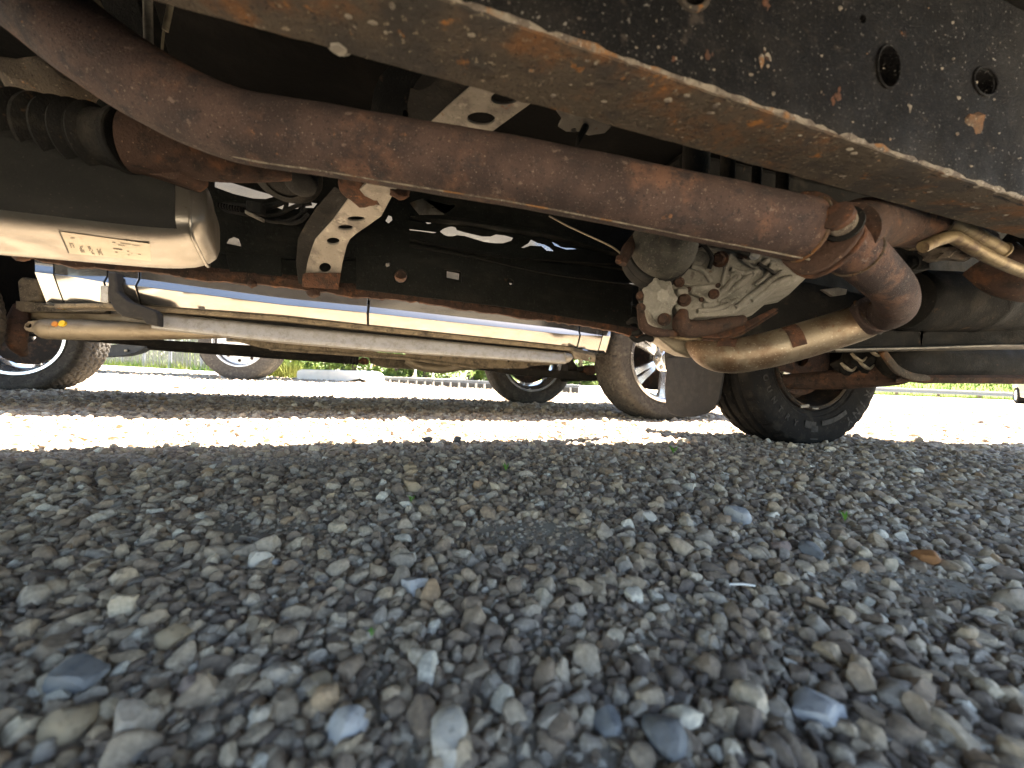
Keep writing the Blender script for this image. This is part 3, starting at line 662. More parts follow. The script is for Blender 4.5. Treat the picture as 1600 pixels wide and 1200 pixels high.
# pipes beyond the flange
y0 = D(1302, 376, .622)
bm = bmesh.new(); tube(bm, [y0, D(1335, 395, .625), D(1368, 424, .655), D(1396, 455, .70), D(1398, 482, .765), D(1375, 494, .83), D(1352, 500, .86)], [.038, .036, .034, .0325, .0325, .034, .036], 28, 7); obj('exhaust_elbow', bm, 'rust_pipe', truck)
bm = bmesh.new(); tube(bm, [D(1372, 488, .815), D(1356, 496, .84)], [.0405, .0405], 28, 1); obj('pipe_collar', bm, 'rust_pipe', truck, bevel=.003)
bm = bmesh.new(); tube(bm, [D(1375, 488, .83), D(1340, 505, .855), D(1290, 521, .87), D(1240, 536, .89), D(1190, 549, .91), D(1140, 556, .935), D(1108, 547, .97), D(1092, 520, 1.03), D(1088, 490, 1.10)], [.036, .0385, .040, .041, .041, .041, .041, .041, .041], 32, 8); cross = obj('crossover_pipe', bm, 'stainless_tan', truck)
for (xa, ya, Ya, xb, yb, Yb) in ((1150, 555, .93, 1122, 552, .952), (1248, 534, .887, 1226, 540, .895)):
    bm = bmesh.new(); tube(bm, [D(xa, ya, Ya), D(xb, yb, Yb)], .0422, 30, 1, cap=False)
    bmesh.ops.delete(bm, geom=[f for f in bm.faces if f.calc_center_median().y > min(Ya, Yb) - .008 or f.calc_center_median().z < D(xa, ya, Ya).z - .01], context='FACES')
    obj('pipe_decal', bm, 'rust_orange', cross, local=True, recalc=False)
bm = bmesh.new(); tube(bm, [D(1322, 362, .61), D(1350, 352, .64), D(1395, 348, .69), D(1440, 352, .73), D(1465, 358, .76)], [.042, .042, .040, .040, .043], 26, 6); obj('branch_pipe', bm, 'rust_dark', truck)
bm = bmesh.new(); tube(bm, [D(1455, 355, .75), D(1490, 352, .80), D(1530, 380, .88)], [.034, .03, .03], 20, 5); obj('branch_elbow', bm, 'rust_dark', truck)
bm = bmesh.new(); tube(bm, [D(1481, 343, .70), D(1512, 362, .71), D(1540, 378, .72), D(1562, 392, .73)], .0135, 18, 4); sn = obj('sensor_tube', bm, 'brass_dull', truck)
bm = bmesh.new(); lathe(bm, D(1562, 392, .73), D(1562, 392, .73) - D(1540, 378, .72), [(.0135, -.001), (.0165, .0), (.0165, .003), (.011, .0035), (.010, -.01), (.0005, -.01)], 18); obj('tube_rim', bm, 'brass_dull', sn, local=True)
bm = bmesh.new(); tube(bm, [D(1442, 386, .69), D(1464, 376, .69), D(1485, 370, .69), D(1500, 376, .695), D(1535, 396, .71), D(1575, 415, .73), D(1640, 440, .76)], [.0105] * 7, 16, 6); obj('support_rod', bm, 'brass_dull', truck)
bm = bmesh.new(); blob(bm, D(1484, 396, .74), .03, 3, .5, 1.4, .8, .5, 2); obj('weld_lump', bm, 'rust_belly', truck)
bm = bmesh.new(); tube(bm, [D(1545, 405, .86), D(1580, 430, .84), D(1630, 440, .86), D(1690, 430, .9)], .046, 24, 6); obj('downpipe', bm, 'rust_dark', truck)
bm = bmesh.new(); blob(bm, D(1594, 395, .95), .05, 3, .3, .6, 1, 1.2, 8); obj('engine_mount', bm, 'dark_metal', truck)
bm = plate([(1340, 392), (1380, 385), (1420, 380), (1452, 392), (1455, 420), (1420, 425), (1412, 440), (1395, 436)], [], lambda x, y: D(x, y, .92), Vector((.03, .12, 0))); obj('engine_bracket', bm, 'dark_metal', truck, bevel=.004)
bolt(truck, D(1425, 410, .915), D(800, 600, .9) - D(1425, 410, .9), .012, .008, 'dark_metal')

def bead(pa, pb, r, name='weld_bead', m='rust_belly', par=truck):
    d = (pb - pa).normalized(); a_ = d.orthogonal().normalized(); b_ = d.cross(a_); pts = [pa + (a_ * math.cos(t) + b_ * math.sin(t)) * r for t in (2 * math.pi * k / 60 for k in range(61))]
    bm = bmesh.new(); tube(bm, pts, [.0024 + .0011 * mnoise.noise(Vector((k * 1.7, r * 90, 0))) for k in range(61)], 7, 1); obj(name, bm, m, par)
bead(epts[-1] - (epts[-1] - epts[-2]).normalized() * .004, epts[-1], .0435)
bead(D(1335, 395, .625), D(1340, 399, .63), .0362)
bead(D(1356, 496, .84), D(1350, 499, .845), .0405)
bead(D(1440, 352, .73), D(1446, 353, .735), .0415)
# engine sump and front crossmember beyond
def hcyl(name, x0, x1, y_, Y, r, m, flat=1):
    bm = bmesh.new(); a, b = D(x0, y_[0], Y[0]), D(x1, y_[1], Y[1]); d = (b - a); Ln = d.length
    lathe(bm, a, d, [(r * .6, -.012), (r * .93, -.004), (r, .01), (r, Ln * .3), (r * 1.03, Ln * .31), (r * 1.03, Ln * .33), (r, Ln * .34), (r, Ln)], 36); return obj(name, bm, m, truck)
hcyl('engine_sump', 1412, 1720, (470, 478), (1.12, 1.25), .085, 'dark_metal')
bm = bmesh.new(); boxw(bm, .80, 3.1, 1.02, 1.24, .50, .94); obj('engine_block', bm, 'dark_metal', truck, bevel=.02)
bm = plate([(1310, 548), (1345, 492), (1420, 500), (1500, 505), (1720, 500), (1720, 541), (1560, 541), (1440, 545)], [ell(1441, 515, 6, 5, 12)], lambda x, y: D(x, y, 1.16), Vector((0, .12, 0))); obj('front_crossmember', bm, 'dark_metal', truck, bevel=.004)
bm = bmesh.new(); prism(bm, [D(1305, 548, 1.13), D(1440, 545.5, 1.13), D(1560, 541.5, 1.13), D(1720, 541, 1.13), D(1720, 544, 1.30), D(1305, 551, 1.30)], ZD * .006); obj('crossmember_lip', bm, 'bracket_grey', truck, bevel=.002)
a, b = D(1395, 566, 1.33), D(1760, 572, 1.50); d = b - a
bm = bmesh.new(); lathe(bm, a, d, [(.02, -.035), (.045, -.02), (.060, .005), (.066, .05), (.064, .2), (.064, d.length)], 30); obj('lower_arm', bm, 'dark_metal', truck)
bm = bmesh.new(); tube(bm, [D(1378, 548, 1.24), D(1388, 562, 1.24), D(1402, 578, 1.235), D(1425, 588, 1.24), D(1450, 590, 1.26)], [.018, .02, .021, .017, .01], 14, 6, flat=.5); obj('arm_strap', bm, 'rust_belly', truck)
rings = []
for x in np.linspace(1400, 1720, 70):
    n1 = mnoise.noise(Vector((x * .03, 0, 0))) * 2.2
    rings.append([D(x, 586, 1.27), D(x, 590, 1.26), D(x, 597 + n1 + (x - 1400) * .012, 1.27), D(x, 598 + n1 + (x - 1400) * .012, 1.33)])
bm = bmesh.new(); loft(bm, rings); obj('rusted_flange', bm, 'rust_dark', truck)
bm = bmesh.new(); tube(bm, [D(1225, 596, 1.62), D(1290, 594, 1.52), D(1345, 588, 1.42), D(1395, 580, 1.36), D(1420, 572, 1.36)], [.03, .036, .042, .05, .05], 20, 5); obj('control_arm', bm, 'rust_dark', truck)
bm = bmesh.new(); blob(bm, D(1355, 562, 1.40), .055, 3, .5, 1.2, .8, .9, 4); blob(bm, D(1330, 570, 1.44), .05, 3, .6, 1, .8, 1, 14); obj('torn_boot', bm, 'dark_metal', truck)
for k, (x, y) in enumerate(((1338, 560), (1350, 572), (1365, 552), (1322, 575))):
    bm = bmesh.new(); tube(bm, [D(x - 8, y - 8, 1.345), D(x, y, 1.335), D(x + 9, y + 4, 1.345), D(x + 16, y - 2, 1.36)], [.004, .006, .005, .002], 8, 4); obj('boot_fold', bm, 'tan_metal', truck)
# dark cradle pieces between gearbox and sump
bm = plate([(1130, 470), (1260, 440), (1400, 470), (1350, 540), (1200, 560), (1120, 530)], [], lambda x, y: D(x, y, 1.30), Vector((.04, .16, 0))); obj('engine_cradle', bm, 'dark_metal', truck, bevel=.006)
bm = plate([(1285, 452), (1310, 449), (1324, 452), (1322, 460), (1302, 463)], [], lambda x, y: D(x, y, 1.27), ND * .01); obj('cradle_tab', bm, 'bracket_grey', truck, bevel=.001)
bm = bmesh.new(); boxw(bm, .85, 2.4, 1.24, 1.255, .47, .94); obj('inner_fender', bm, 'wall_black', truck, smooth=False)
bm = bmesh.new(); tube(bm, [W(1.05 + .0, 1.3, .50), W(1.12, 1.3, .74), W(1.4, 1.3, .90), W(1.8, 1.3, .93), W(2.2, 1.3, .86), W(2.4, 1.3, .6)], .012, 8, 6)
rings = []
for t in np.linspace(-.2, math.pi + .2, 26):
    c = W(1.78 - .52 * math.cos(t), 1.27, .40 + .50 * math.sin(t)); rings.append([c, c + ND * .40, c + ND * .40 + (c - W(1.78, 1.27, .40)).normalized() * .01, c + (c - W(1.78, 1.27, .40)).normalized() * .01])
bm.free(); bm = bmesh.new(); loft(bm, rings); obj('wheel_arch', bm, 'plastic_black', truck)
# things hanging behind the pipe, upper right
for x, w_, y0_, y1_, Y_, m_ in ((1140, 22, 235, 300, .80, 'dark_metal'), (1185, 14, 250, 320, .82, 'dark_metal'), (1225, 18, 262, 330, .78, 'bracket_grey'), (1090, 40, 235, 300, .9, 'dark_metal')):
    bm = bmesh.new(); tube(bm, [D(x, y0_ - 60, Y_), D(x - 3, (y0_ + y1_) / 2, Y_), D(x - 6, y1_ + 10, Y_)], w_ / F * Y_ / 2, 14, 4); obj('loom_conduit', bm, 'dark_metal', truck)

def rod(name, pts, r, m, par=truck, flat=1): 
    bm = bmesh.new(); tube(bm, [D(*p) for p in pts], r, 14, 6, flat=flat); return obj(name, bm, m, par)
# gearbox: cast housing, tail cover with scalloped edge, starter band, bolts
hz = [(1036, 352), (1060, 338), (1120, 360), (1180, 385), (1225, 408), (1262, 432), (1240, 447), (1214, 452), (1190, 472), (1160, 484), (1148, 496), (1118, 501), (1085, 502), (1066, 520), (1030, 524), (1010, 505), (1003, 478), (1014, 452), (1034, 425)]
cx_, cy_ = 1100, 430
def gb(s, Y, dx=0, dy=0): return [D(cx_ + (x - cx_) * s + dx, cy_ + (y - cy_) * s + dy, Y) for x, y in hz]
bm = bmesh.new(); loft(bm, [gb(.90, .93), gb(.955, .94), gb(.985, .965), gb(1.0, 1.0), [p + Vector((.10, .2, 0)) for p in gb(.97, 1.0)]]); gbx = obj('gearbox', bm, 'cast_aluminium', truck, ang=50)
for pts in (((1120, 470), (1160, 440), (1200, 405)), ((1150, 480), (1190, 450), (1222, 424)), ((1098, 478), (1130, 455), (1155, 425)), ((1175, 470), (1208, 444), (1236, 432))):
    bm = bmesh.new(); q_ = [D(x, y, .93 - .003) for x, y in pts]; tube(bm, q_, [.005, .009, .005], 10, 4); obj('cast_rib', bm, 'cast_aluminium', gbx, local=True)
bm = bmesh.new(); prism(bm, [D(x, y, .912) for x, y in ((1078, 446), (1120, 441), (1126, 452), (1124, 470), (1108, 474), (1094, 462), (1080, 458))], Vector((0, .05, 0))); obj('side_cover', bm, 'cast_aluminium', gbx, local=True, bevel=.005)
bm = bmesh.new(); prism(bm, [D(x, y, .90) for x, y in ((1059, 450), (1076, 449), (1077, 463), (1074, 480), (1062, 500), (1057, 480))], Vector((0, .06, 0))); obj('bolt_boss', bm, 'cast_aluminium', gbx, local=True, bevel=.004)
# scalloped cover
sc = []
for k in range(60):
    t = 2 * math.pi * k / 60; r = 27 + 4.5 * max(0, math.cos(t * 7)) ; sc.append((1030 + r * .92 * math.cos(t), 466 + r * math.sin(t) * 1.05))
bm = bmesh.new(); loft(bm, [[D(x, y, .865) for x, y in sc], [D(1030 + (x - 1030) * .98, 466 + (y - 466) * .98, .855) for x, y in sc], [D(1032 + (x - 1030) * .72, 464 + (y - 466) * .72, .85) for x, y in sc], [D(1036 + (x - 1030) * .35, 462 + (y - 466) * .35, .832) for x, y in sc]])
loft(bm, [[D(x, y, .8655) for x, y in sc], [D(x, y, .96) for x, y in sc]]); obj('tail_cover', bm, 'cast_aluminium', gbx, local=True)
for k in range(5):
    t = .3 + k * .62; bm = bmesh.new(); tube(bm, [D(1034 + 8 * math.cos(t), 464 + 8 * math.sin(t), .84), D(1030 + 24 * math.cos(t), 466 + 26 * math.sin(t), .862)], [.004, .006], 8, 1); obj('cover_rib', bm, 'cast_aluminium', gbx, local=True)
# round motor with a dark band
ax = (D(1012, 420, .98) - D(1048, 374, .86)).normalized(); mc = D(1027, 398, .92)
bm = bmesh.new(); lathe(bm, mc - ax * .01, ax, [(.004, -.085), (.03, -.082), (.052, -.070), (.066, -.050), (.072, -.03), (.073, -.012), (.066, -.010), (.064, 0)], 40); obj('motor_housing', bm, 'cast_dark', gbx, local=True)
bm = bmesh.new(); lathe(bm, mc, ax, [(.0735, -.016), (.075, -.014), (.075, .006), (.073, .0075), (.075, .009), (.0755, .030), (.074, .034), (.05, .036), (.01, .036)], 44); obj('motor_band', bm, 'plastic_black', gbx, local=True)
bm = bmesh.new(); tube(bm, [D(972, 412, .86), D(980, 392, .87), D(992, 372, .9)], [.010, .014, .010], 10, 4); obj('motor_lug', bm, 'rust_dark', gbx, local=True)
bm = bmesh.new(); tube(bm, [D(968, 402, .855), D(966, 409, .85)], [.007, .007], 8, 1); obj('lug_bolt', bm, 'rust_orange', gbx, local=True)
BT = [(1125, 405, 9, .915), (1159, 399, 6.5, .93), (1061, 441, 6, .895), (1069, 469, 7.5, .885), (1115, 459.5, 6, .90), (1001, 462.5, 5.5, .86), (1001, 481, 5.5, .855), (1037.5, 499, 7.5, .848), (1092, 380, 5, .92)]
for x, y, r, Y_ in BT: bolt(gbx, D(x, y, Y_), EYE - D(x, y, Y_) + Vector((-.25, 0, .1)), r / F * Y_, r / F * Y_ * 1.2)
bm = bmesh.new(); p = D(1179, 399, .925); lathe(bm, p, EYE - p, [(.0105, 0), (.0105, .012), (.0055, .013), (.005, 0)], 20); obj('drain_boss', bm, 'steel_bright', gbx, local=True)
for pts, r in ((((1062, 400), (1090, 392), (1122, 388), (1150, 392)), .005), (((1080, 416), (1100, 424), (1112, 440)), .006), (((1142, 420), (1160, 426), (1186, 424)), .006), (((1056, 425), (1066, 440), (1078, 446)), .0045), (((1090, 486), (1120, 482), (1150, 470)), .006), (((1140, 398), (1134, 420), (1128, 446)), .0045), (((1205, 412), (1198, 430), (1180, 446)), .004), (((1160, 405), (1176, 416), (1200, 420)), .004)):
    rod('cast_rib', [(x, y, .925) for x, y in pts], [r] * len(pts), 'cast_aluminium', gbx)
for x, y, r in ((1092, 404, 11), (1150, 432, 8), (1110, 420, 6), (1172, 428, 7), (1134, 474, 8)):
    bm = bmesh.new(); p = D(x, y, .932); r_ = r / F * .93; lathe(bm, p, EYE - p, [(r_ * 1.2, -.012), (r_, .008), (r_ * .9, .012), (r_ * .45, .012), (r_ * .42, .006), (.0005, .006)], 18); obj('casting_boss', bm, 'cast_aluminium', gbx, local=True)
rod('vent_hose', [(1082, 372, .90), (1100, 384, .90), (1112, 402, .905), (1108, 420, .91)], [.0045] * 4, 'plastic_black', gbx)
rod('harness', [(1010, 392, .88), (1040, 380, .87), (1075, 378, .88), (1120, 382, .90), (1170, 398, .91)], [.005] * 5, 'plastic_black', gbx)
rod('harness', [(1185, 412, .91), (1205, 424, .92), (1222, 440, .95)], [.004] * 3, 'plastic_black', gbx)
for x, y in ((1076, 452), (1122, 446), (1096, 468)): bolt(gbx, D(x, y, .908), EYE - D(x, y, .9), .0042, .005, 'rust_dark')
# rusty shift levers, clips, forked plates
rod('shift_bracket', [(1001, 486, .86), (1003, 500, .85), (1009, 513, .845), (1030, 520, .85), (1062, 521, .87)], [.008, .009, .0105, .010, .006], 'rust_dark')
rod('shift_lever', [(1068, 486, .86), (1064, 500, .855), (1068, 511, .86), (1090, 514, .88), (1125, 508, .91), (1160, 500, .95)], [.010, .018, .021, .019, .017, .012], 'rust_dark')
for dy in (0, 5):
    bm = bmesh.new(); prism(bm, [D(1096, 533 - dy, .92), D(1130, 534 - dy, .93), D(1160, 524 - dy, .95), D(1216, 489 - dy, 1.0), D(1210, 488 - dy, 1.0), D(1155, 515 - dy, .96), D(1110, 520 - dy, .95)], ZD * .004); obj('fork_plate', bm, 'rust_orange' if dy else 'rust_dark', truck, bevel=.001)
rod('cable_clip', [(980, 505, .9), (990, 500, .89), (1000, 505, .89), (1000, 518, .89), (988, 522, .9)], [.005, .007, .006, .007, .006], 'dark_metal')
rod('cable_clip', [(985, 525, .9), (995, 532, .9), (1008, 527, .9), (1018, 531, .9), (1014, 522, .9)], [.005, .006, .008, .006, .004], 'dark_metal')
bm = plate([(1028, 527), (1070, 522), (1102, 540), (1104, 556), (1078, 559), (1055, 549)], [], lambda x, y: D(x, y, 1.02), Vector((0, .1, .01))); obj('skid_plate', bm, 'tan_metal', truck, bevel=.006)
rod('bracket_rod', [(1038, 524, .93), (1064, 529, .93), (1098, 530, .94)], [.005, .005, .005], 'brass_dull')
# brake line that runs down the wall to the gearbox
wire(truck, 'brake_line', [D(858, 337, 1.0), D(885, 352, 1.0), D(915, 366, .98), D(955, 385, .94), D(972, 398, .9)], .0022, 'tan_metal')
wire(truck, 'brake_line', [VW(640, 372, WV - .03), VW(760, 398, WV - .03), VW(880, 408, WV - .03), VW(975, 413, WV - .03)], .0035, 'dark_metal')
wire(truck, 'brake_line', [VW(640, 385, WV - .035), VW(740, 402, WV - .035), VW(860, 428, WV - .035), VW(1000, 446, WV - .035)], .004, 'dark_metal')

# converter can, bellows and collar at the left
A0, A1 = D(-110, 292, .66), D(334, 350, .84); cd = (A1 - A0).normalized(); cn = Vector((-cd.y, cd.x, 0)).normalized(); cz = cd.cross(cn) if cd.cross(cn).z > 0 else -cd.cross(cn)
cn, cz = cn * math.cos(R(11)) - cz * math.sin(R(11)), cz * math.cos(R(11)) + cn * math.sin(R(11))
def sup(c, hd, hz_, n=96, e=5):
    out = []
    for k in range(n):
        t = 2 * math.pi * k / n; q = (abs(math.cos(t)) ** e + abs(math.sin(t)) ** e) ** (-1 / e); out.append(c + cn * (hd * q * math.cos(t)) + cz * (hz_ * q * math.sin(t)))
    return out
Lc = (A1 - A0).length; rings = []
HD, HZ = .105, .080
for t, s in ((0, 1), (Lc * .3, 1), (Lc * .6, 1), (Lc - .13, 1), (Lc - .10, .99), (Lc - .07, .96), (Lc - .045, .905), (Lc - .022, .80), (Lc - .007, .65), (Lc, .45)): rings.append(sup(A0 + cd * t, HD * (1 - (1 - s) * .55), HZ * s))
bm = bmesh.new(); loft(bm, rings); can = obj('catalytic_converter', bm, 'stainless', truck, ang=70)
def can_band(t, s, r, m, nm):
    pts = sup(A0 + cd * t, HD * s + .0005, HZ * s + .0005, 64); bm = bmesh.new(); tube(bm, pts + pts[:1], r, 8, 1); obj(nm, bm, m, can, local=True)
can_band(Lc - .022, .87, .0028, 'stainless', 'end_seam')
bm = bmesh.new(); c2 = A1 - cd * .075 + cz * .045 + cn * .03
loft(bm, [sup(c2 - cd * .05, .075, .058, e=3), sup(c2 + cd * .03, .075, .058, e=3), sup(c2 + cd * .055, .066, .05, e=3), sup(c2 + cd * .066, .045, .034, e=3)]); obj('end_cone', bm, 'stainless', can, local=True, ang=60)
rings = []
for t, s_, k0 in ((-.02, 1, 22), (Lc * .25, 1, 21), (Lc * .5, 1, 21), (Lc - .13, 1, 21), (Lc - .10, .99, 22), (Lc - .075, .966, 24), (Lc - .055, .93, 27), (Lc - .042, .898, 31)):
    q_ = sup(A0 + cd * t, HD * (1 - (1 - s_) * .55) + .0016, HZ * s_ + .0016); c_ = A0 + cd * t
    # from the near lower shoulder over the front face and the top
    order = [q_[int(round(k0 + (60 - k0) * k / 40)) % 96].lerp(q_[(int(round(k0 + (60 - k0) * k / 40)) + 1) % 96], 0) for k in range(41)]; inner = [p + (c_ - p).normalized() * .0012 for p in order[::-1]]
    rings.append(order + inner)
bm = bmesh.new(); loft(bm, rings); obj('shade_shell', bm, 'shade_black', can, local=True, ang=70, label='matt black shell painting the dark reflection on the upper half of the can')  # black sheet paints the dark reflection over the can's front and top
# printed film label on the belly of the can
def can_pt(x, y, off=.0012):
    d = ray(x, y); hi = None
    def f(Y):
        p = EYE + d * (Y / d.y) - A0; return abs(p.dot(cn) / (HD + off)) ** 5 + abs(p.dot(cz) / (HZ + off)) ** 5 - 1
    Y = .45
    while Y < 1.3 and f(Y) > 0: Y += .004
    lo, hi = Y - .004, Y
    for _ in range(20):
        m_ = (lo + hi) / 2
        if f(m_) > 0: lo = m_
        else: hi = m_
    return EYE + d * (hi / d.y)
def skin(bm, c4, nx, ny, off):          # a patch laid on the can between four corners
    g = [[bm.verts.new(can_pt((c4[0][0] * (1 - i / nx) + c4[1][0] * i / nx) * (1 - j / ny) + (c4[3][0] * (1 - i / nx) + c4[2][0] * i / nx) * j / ny, (c4[0][1] * (1 - i / nx) + c4[1][1] * i / nx) * (1 - j / ny) + (c4[3][1] * (1 - i / nx) + c4[2][1] * i / nx) * j / ny, off)) for i in range(nx + 1)] for j in range(ny + 1)]
    for j in range(ny):
        for i in range(nx): bm.faces.new((g[j][i], g[j][i + 1], g[j + 1][i + 1], g[j + 1][i]))
bm = bmesh.new(); skin(bm, [(94, 362), (234, 381), (236, 408), (108, 396)], 20, 6, .0010); lab = obj('label_film', bm, 'label_film', can, local=True, recalc=False)
bm = bmesh.new(); skin(bm, [(91, 361), (93, 360.6), (108.5, 395.5), (106, 395.5)], 1, 6, .0016)
def mark(x, y, w_, h_, sk=.35):
    skin(bm, [(x + dx * w_ + dy * h_ * sk, y + dy * h_ + dx * w_ * .13) for dx, dy in ((-.5, -.5), (.5, -.5), (.5, .5), (-.5, .5))], 1, 1, .0016)
rr_ = random.Random(3)
for cx0, cy0, rows in ((113, 374, 1), (111, 383, 3), (126, 388, 4), (140, 388, 5), (154, 392, 4)):
    for k in range(rows):
        for q_ in range(3):
            if rr_.random() < .8: mark(cx0 + q_ * 2.2 - 2 + k * 1.1, cy0 + k * 2.6 - 2, 1.5, 1.7)
for x, y, w_, h_ in ((178, 379, 5, 1), (196, 381, 16, .8), (190, 383.5, 10, .8), (212, 383.6, 12, .7), (184, 389.4, 14, 1.3), (182, 394.5, 4, .9), (200, 393, 3, .9), (218, 397.5, 4, .9), (201, 398.5, 3, .9), (198, 376.5, 3, 1), (206, 396, 2, .8)): mark(x, y, w_, h_)
obj('label_print', bm, 'print_ink', can, local=True, smooth=False, recalc=False)
# bellows
bA, bB = D(28, 200, .68), D(205, 222, .69); bd = bB - bA; prof = [(.034, -.12), (.04, -.02), (.044, 0)]
for k in range(26):
    t = .016 + (bd.length - .05) * k / 26; prof.append((.049 + .0115 * math.sin(k * 2 * math.pi / 5.2) * (1 - k / 40), t))
prof += [(.046, bd.length - .03), (.047, bd.length)]
bm = bmesh.new(); lathe(bm, bA, bd, prof, 36); obj('flex_bellows', bm, 'dark_metal', truck)
bm = bmesh.new(); lathe(bm, bB - bd.normalized() * .012, bd, [(.050, 0), (.052, .002), (.052, .010), (.050, .012)], 36); obj('pipe_collar', bm, 'dark_metal', truck)
bm = bmesh.new(); tube(bm, [D(205, 222, .69), D(240, 229, .70), D(300, 244, .72), (D(370, 258, .75)), D(450, 262, .80)], [.050, .047, .040, .03, .024], 26, 6); obj('rear_pipe', bm, 'rust_dark', truck)
bm = bmesh.new(); prism(bm, [D(x, y, .70) for x, y in ((140, 246), (210, 246), (285, 262), (283, 272), (270, 281), (235, 272), (180, 262))], Vector((.01, .05, 0))); obj('hanger_tab', bm, 'rust_dark', truck, bevel=.003)
bm = bmesh.new(); prism(bm, [D(x, y, .66) for x, y in ((-40, 120), (10, 135), (34, 165), (44, 232), (36, 252), (18, 271), (-40, 272))], Vector((-.02, .05, 0))); obj('rear_flange', bm, 'rust_dark', truck, bevel=.006)
bm = bmesh.new(); blob(bm, D(82, 135, .74), .07, 3, .3, 1.1, .7, .55, 6); obj('heat_shield', bm, 'rust_belly', truck)
# upper left: hanger posts and shield behind the pipe
bm = plate([(120, -40), (205, -40), (236, 70), (210, 62), (160, 30)], [], lambda x, y: D(x, y, .72), Vector((.01, .03, 0))); obj('floor_brace', bm, 'dark_metal', truck, bevel=.003)
bm = bmesh.new(); tube(bm, [D(232, -40, .68), D(231, 20, .68), D(233, 90, .67)], .0065, 14, 4); obj('hanger_post', bm, 'bracket_grey', truck)
bm = bmesh.new(); tube(bm, [D(272, -30, .70), D(266, 10, .70), D(258, 48, .70)], .0045, 12, 4, flat=.5); obj('hanger_post', bm, 'tan_metal', truck)
bm = bmesh.new(); tube(bm, [D(256, 48, .70), D(254, 66, .70), D(253, 90, .70)], .0018, 8, 3); obj('hanger_wire', bm, 'tan_metal', truck)
bm = bmesh.new(); tube(bm, [D(140, -20, .66), D(152, 6, .66), D(160, 24, .66)], .006, 10, 3); obj('hanger_post', bm, 'tan_metal', truck)
# fuel-pump-like round unit and the wiring under it
bm = bmesh.new(); lathe(bm, D(447, 272, .98), Vector((.05, -.45, -1)), [(.05, -.06), (.078, -.03), (.082, -.004), (.079, .010), (.066, .026), (.040, .034), (.038, .0305), (.01, .033)], 36); obj('gear_cover', bm, 'dark_metal', truck)
bm = bmesh.new(); lathe(bm, D(470, 283, .94), Vector((.1, -.6, -.8)), [(.034, -.02), (.036, .006), (.030, .010), (.008, .012)], 24); obj('sensor_cap', bm, 'plastic_black', truck)
for pts in (((335, 322), (360, 326), (392, 330), (430, 322), (470, 304), (500, 296)), ((335, 326), (362, 331), (395, 336), (432, 335), (462, 322), (486, 318)), ((336, 316), (372, 320), (405, 322), (442, 316)), ((430, 344), (452, 349), (470, 345), (482, 334)), ((398, 334), (420, 345), (444, 346), (466, 338), (478, 326)), ((444, 330), (448, 318), (446, 308)), ((472, 330), (474, 316), (470, 300))):
    wire(truck, 'wiring_loom', [D(x, y, 1.16) for x, y in pts], .0058)
bm = bmesh.new(); box(bm, D(400, 326, 1.14), Vector((.022, 0, -.003)), Vector((0, .012, 0)), Vector((0, 0, .016))); obj('wire_connector', bm, 'plastic_black', truck, bevel=.003)
bm = bmesh.new(); box(bm, D(398, 338, 1.13), Vector((.024, 0, -.010)), Vector((0, .008, 0)), Vector((0, 0, .005))); obj('wire_connector', bm, 'bracket_grey', truck, bevel=.002)
for k in range(9):
    bm = bmesh.new(); p = D(341 + k * 4.3, 321 + k * .8, 1.15); lathe(bm, p, Vector((1, 0, -.12)), [(.0075, 0), (.0085, .002), (.0075, .004)], 12); obj('conduit_ring', bm, 'plastic_black', truck)
wire(truck, 'brake_hose', [D(470, 372, 1.25), D(478, 366, 1.24), D(485, 363, 1.23)], .002, 'bracket_grey')
# second floor brace seen behind the pipe
bm = plate([(640, 318), (660, 312), (700, 322), (712, 322), (694, 336), (655, 336)], [ell(677, 325.5, 3.4, 1.6, 10)], lambda x, y: D(x, y, 1.15), ZD * .004); obj('floor_brace', bm, 'bracket_grey', truck, bevel=.001)

# wheel with the worn rim, and the mud flap behind it
wp_ = V(1281, 560, 1.225); uw, _ = uv_of(wp_); RT = .385; TW = .235
twh = wheel_empty(truck, W(uw, 1.225 + TW / 2, RT - .016))
add_tyre(twh, RT, TW, .222, tread_ribs, 'rubber', 'truck')
bm = bmesh.new(); h = TW * .44
rev(bm, [(.212, -h - .006), (.222, -h - .002), (.226, -h + .008), (.215, -h + .014), (.205, -h + .03), (.196, -h + .07), (.190, .02), (.05, .03), (.05, .06), (.19, .06), (.205, h), (.224, h), (.215, h * .6), (.205, 0), (.205, -h + .03), (.212, -h - .006)], 72)
obj('rim', bm, 'hub_dark', twh, local=True)
bm = bmesh.new(); rev(bm, [(.207, -h - .002), (.213, -h - .008), (.2155, -h - .004), (.211, -h + .006), (.207, -h - .002)], 72); obj('rim_edge', bm, 'rust_belly', twh, local=True)
bm = bmesh.new(); rev(bm, [(.04, -.04), (.165, -.04), (.165, -.015), (.04, -.015), (.04, -.04)], 48); obj('brake_disc', bm, 'rust_dark', twh, local=True)
bm = bmesh.new(); box(bm, (-.055, -h - .003, -.208), Vector((.022, 0, .002)), Vector((0, .004, 0)), Vector((0, 0, .007))); box(bm, (.0, -h - .006, -.217), Vector((.016, 0, 0)), Vector((0, .003, 0)), Vector((0, 0, .004))); obj('balance_weight', bm, 'bracket_grey', twh, local=True, bevel=.002)
bm = bmesh.new(); box(bm, (-.11, -.07, -.085), Vector((.034, 0, -.006)), Vector((0, .01, 0)), Vector((0, 0, .012))); obj('caliper_clip', bm, 'steel_bright', twh, local=True, bevel=.004)
bm = bmesh.new(); tube(bm, [(-.035, -.08, -.12), (-.028, -.08, -.095), (-.01, -.08, -.085), (.012, -.08, -.075)], [.005, .008, .006, .004], 10, 4); obj('brake_pipe', bm, 'steel_bright', twh, local=True)
yf = -TW * .512 - .0005
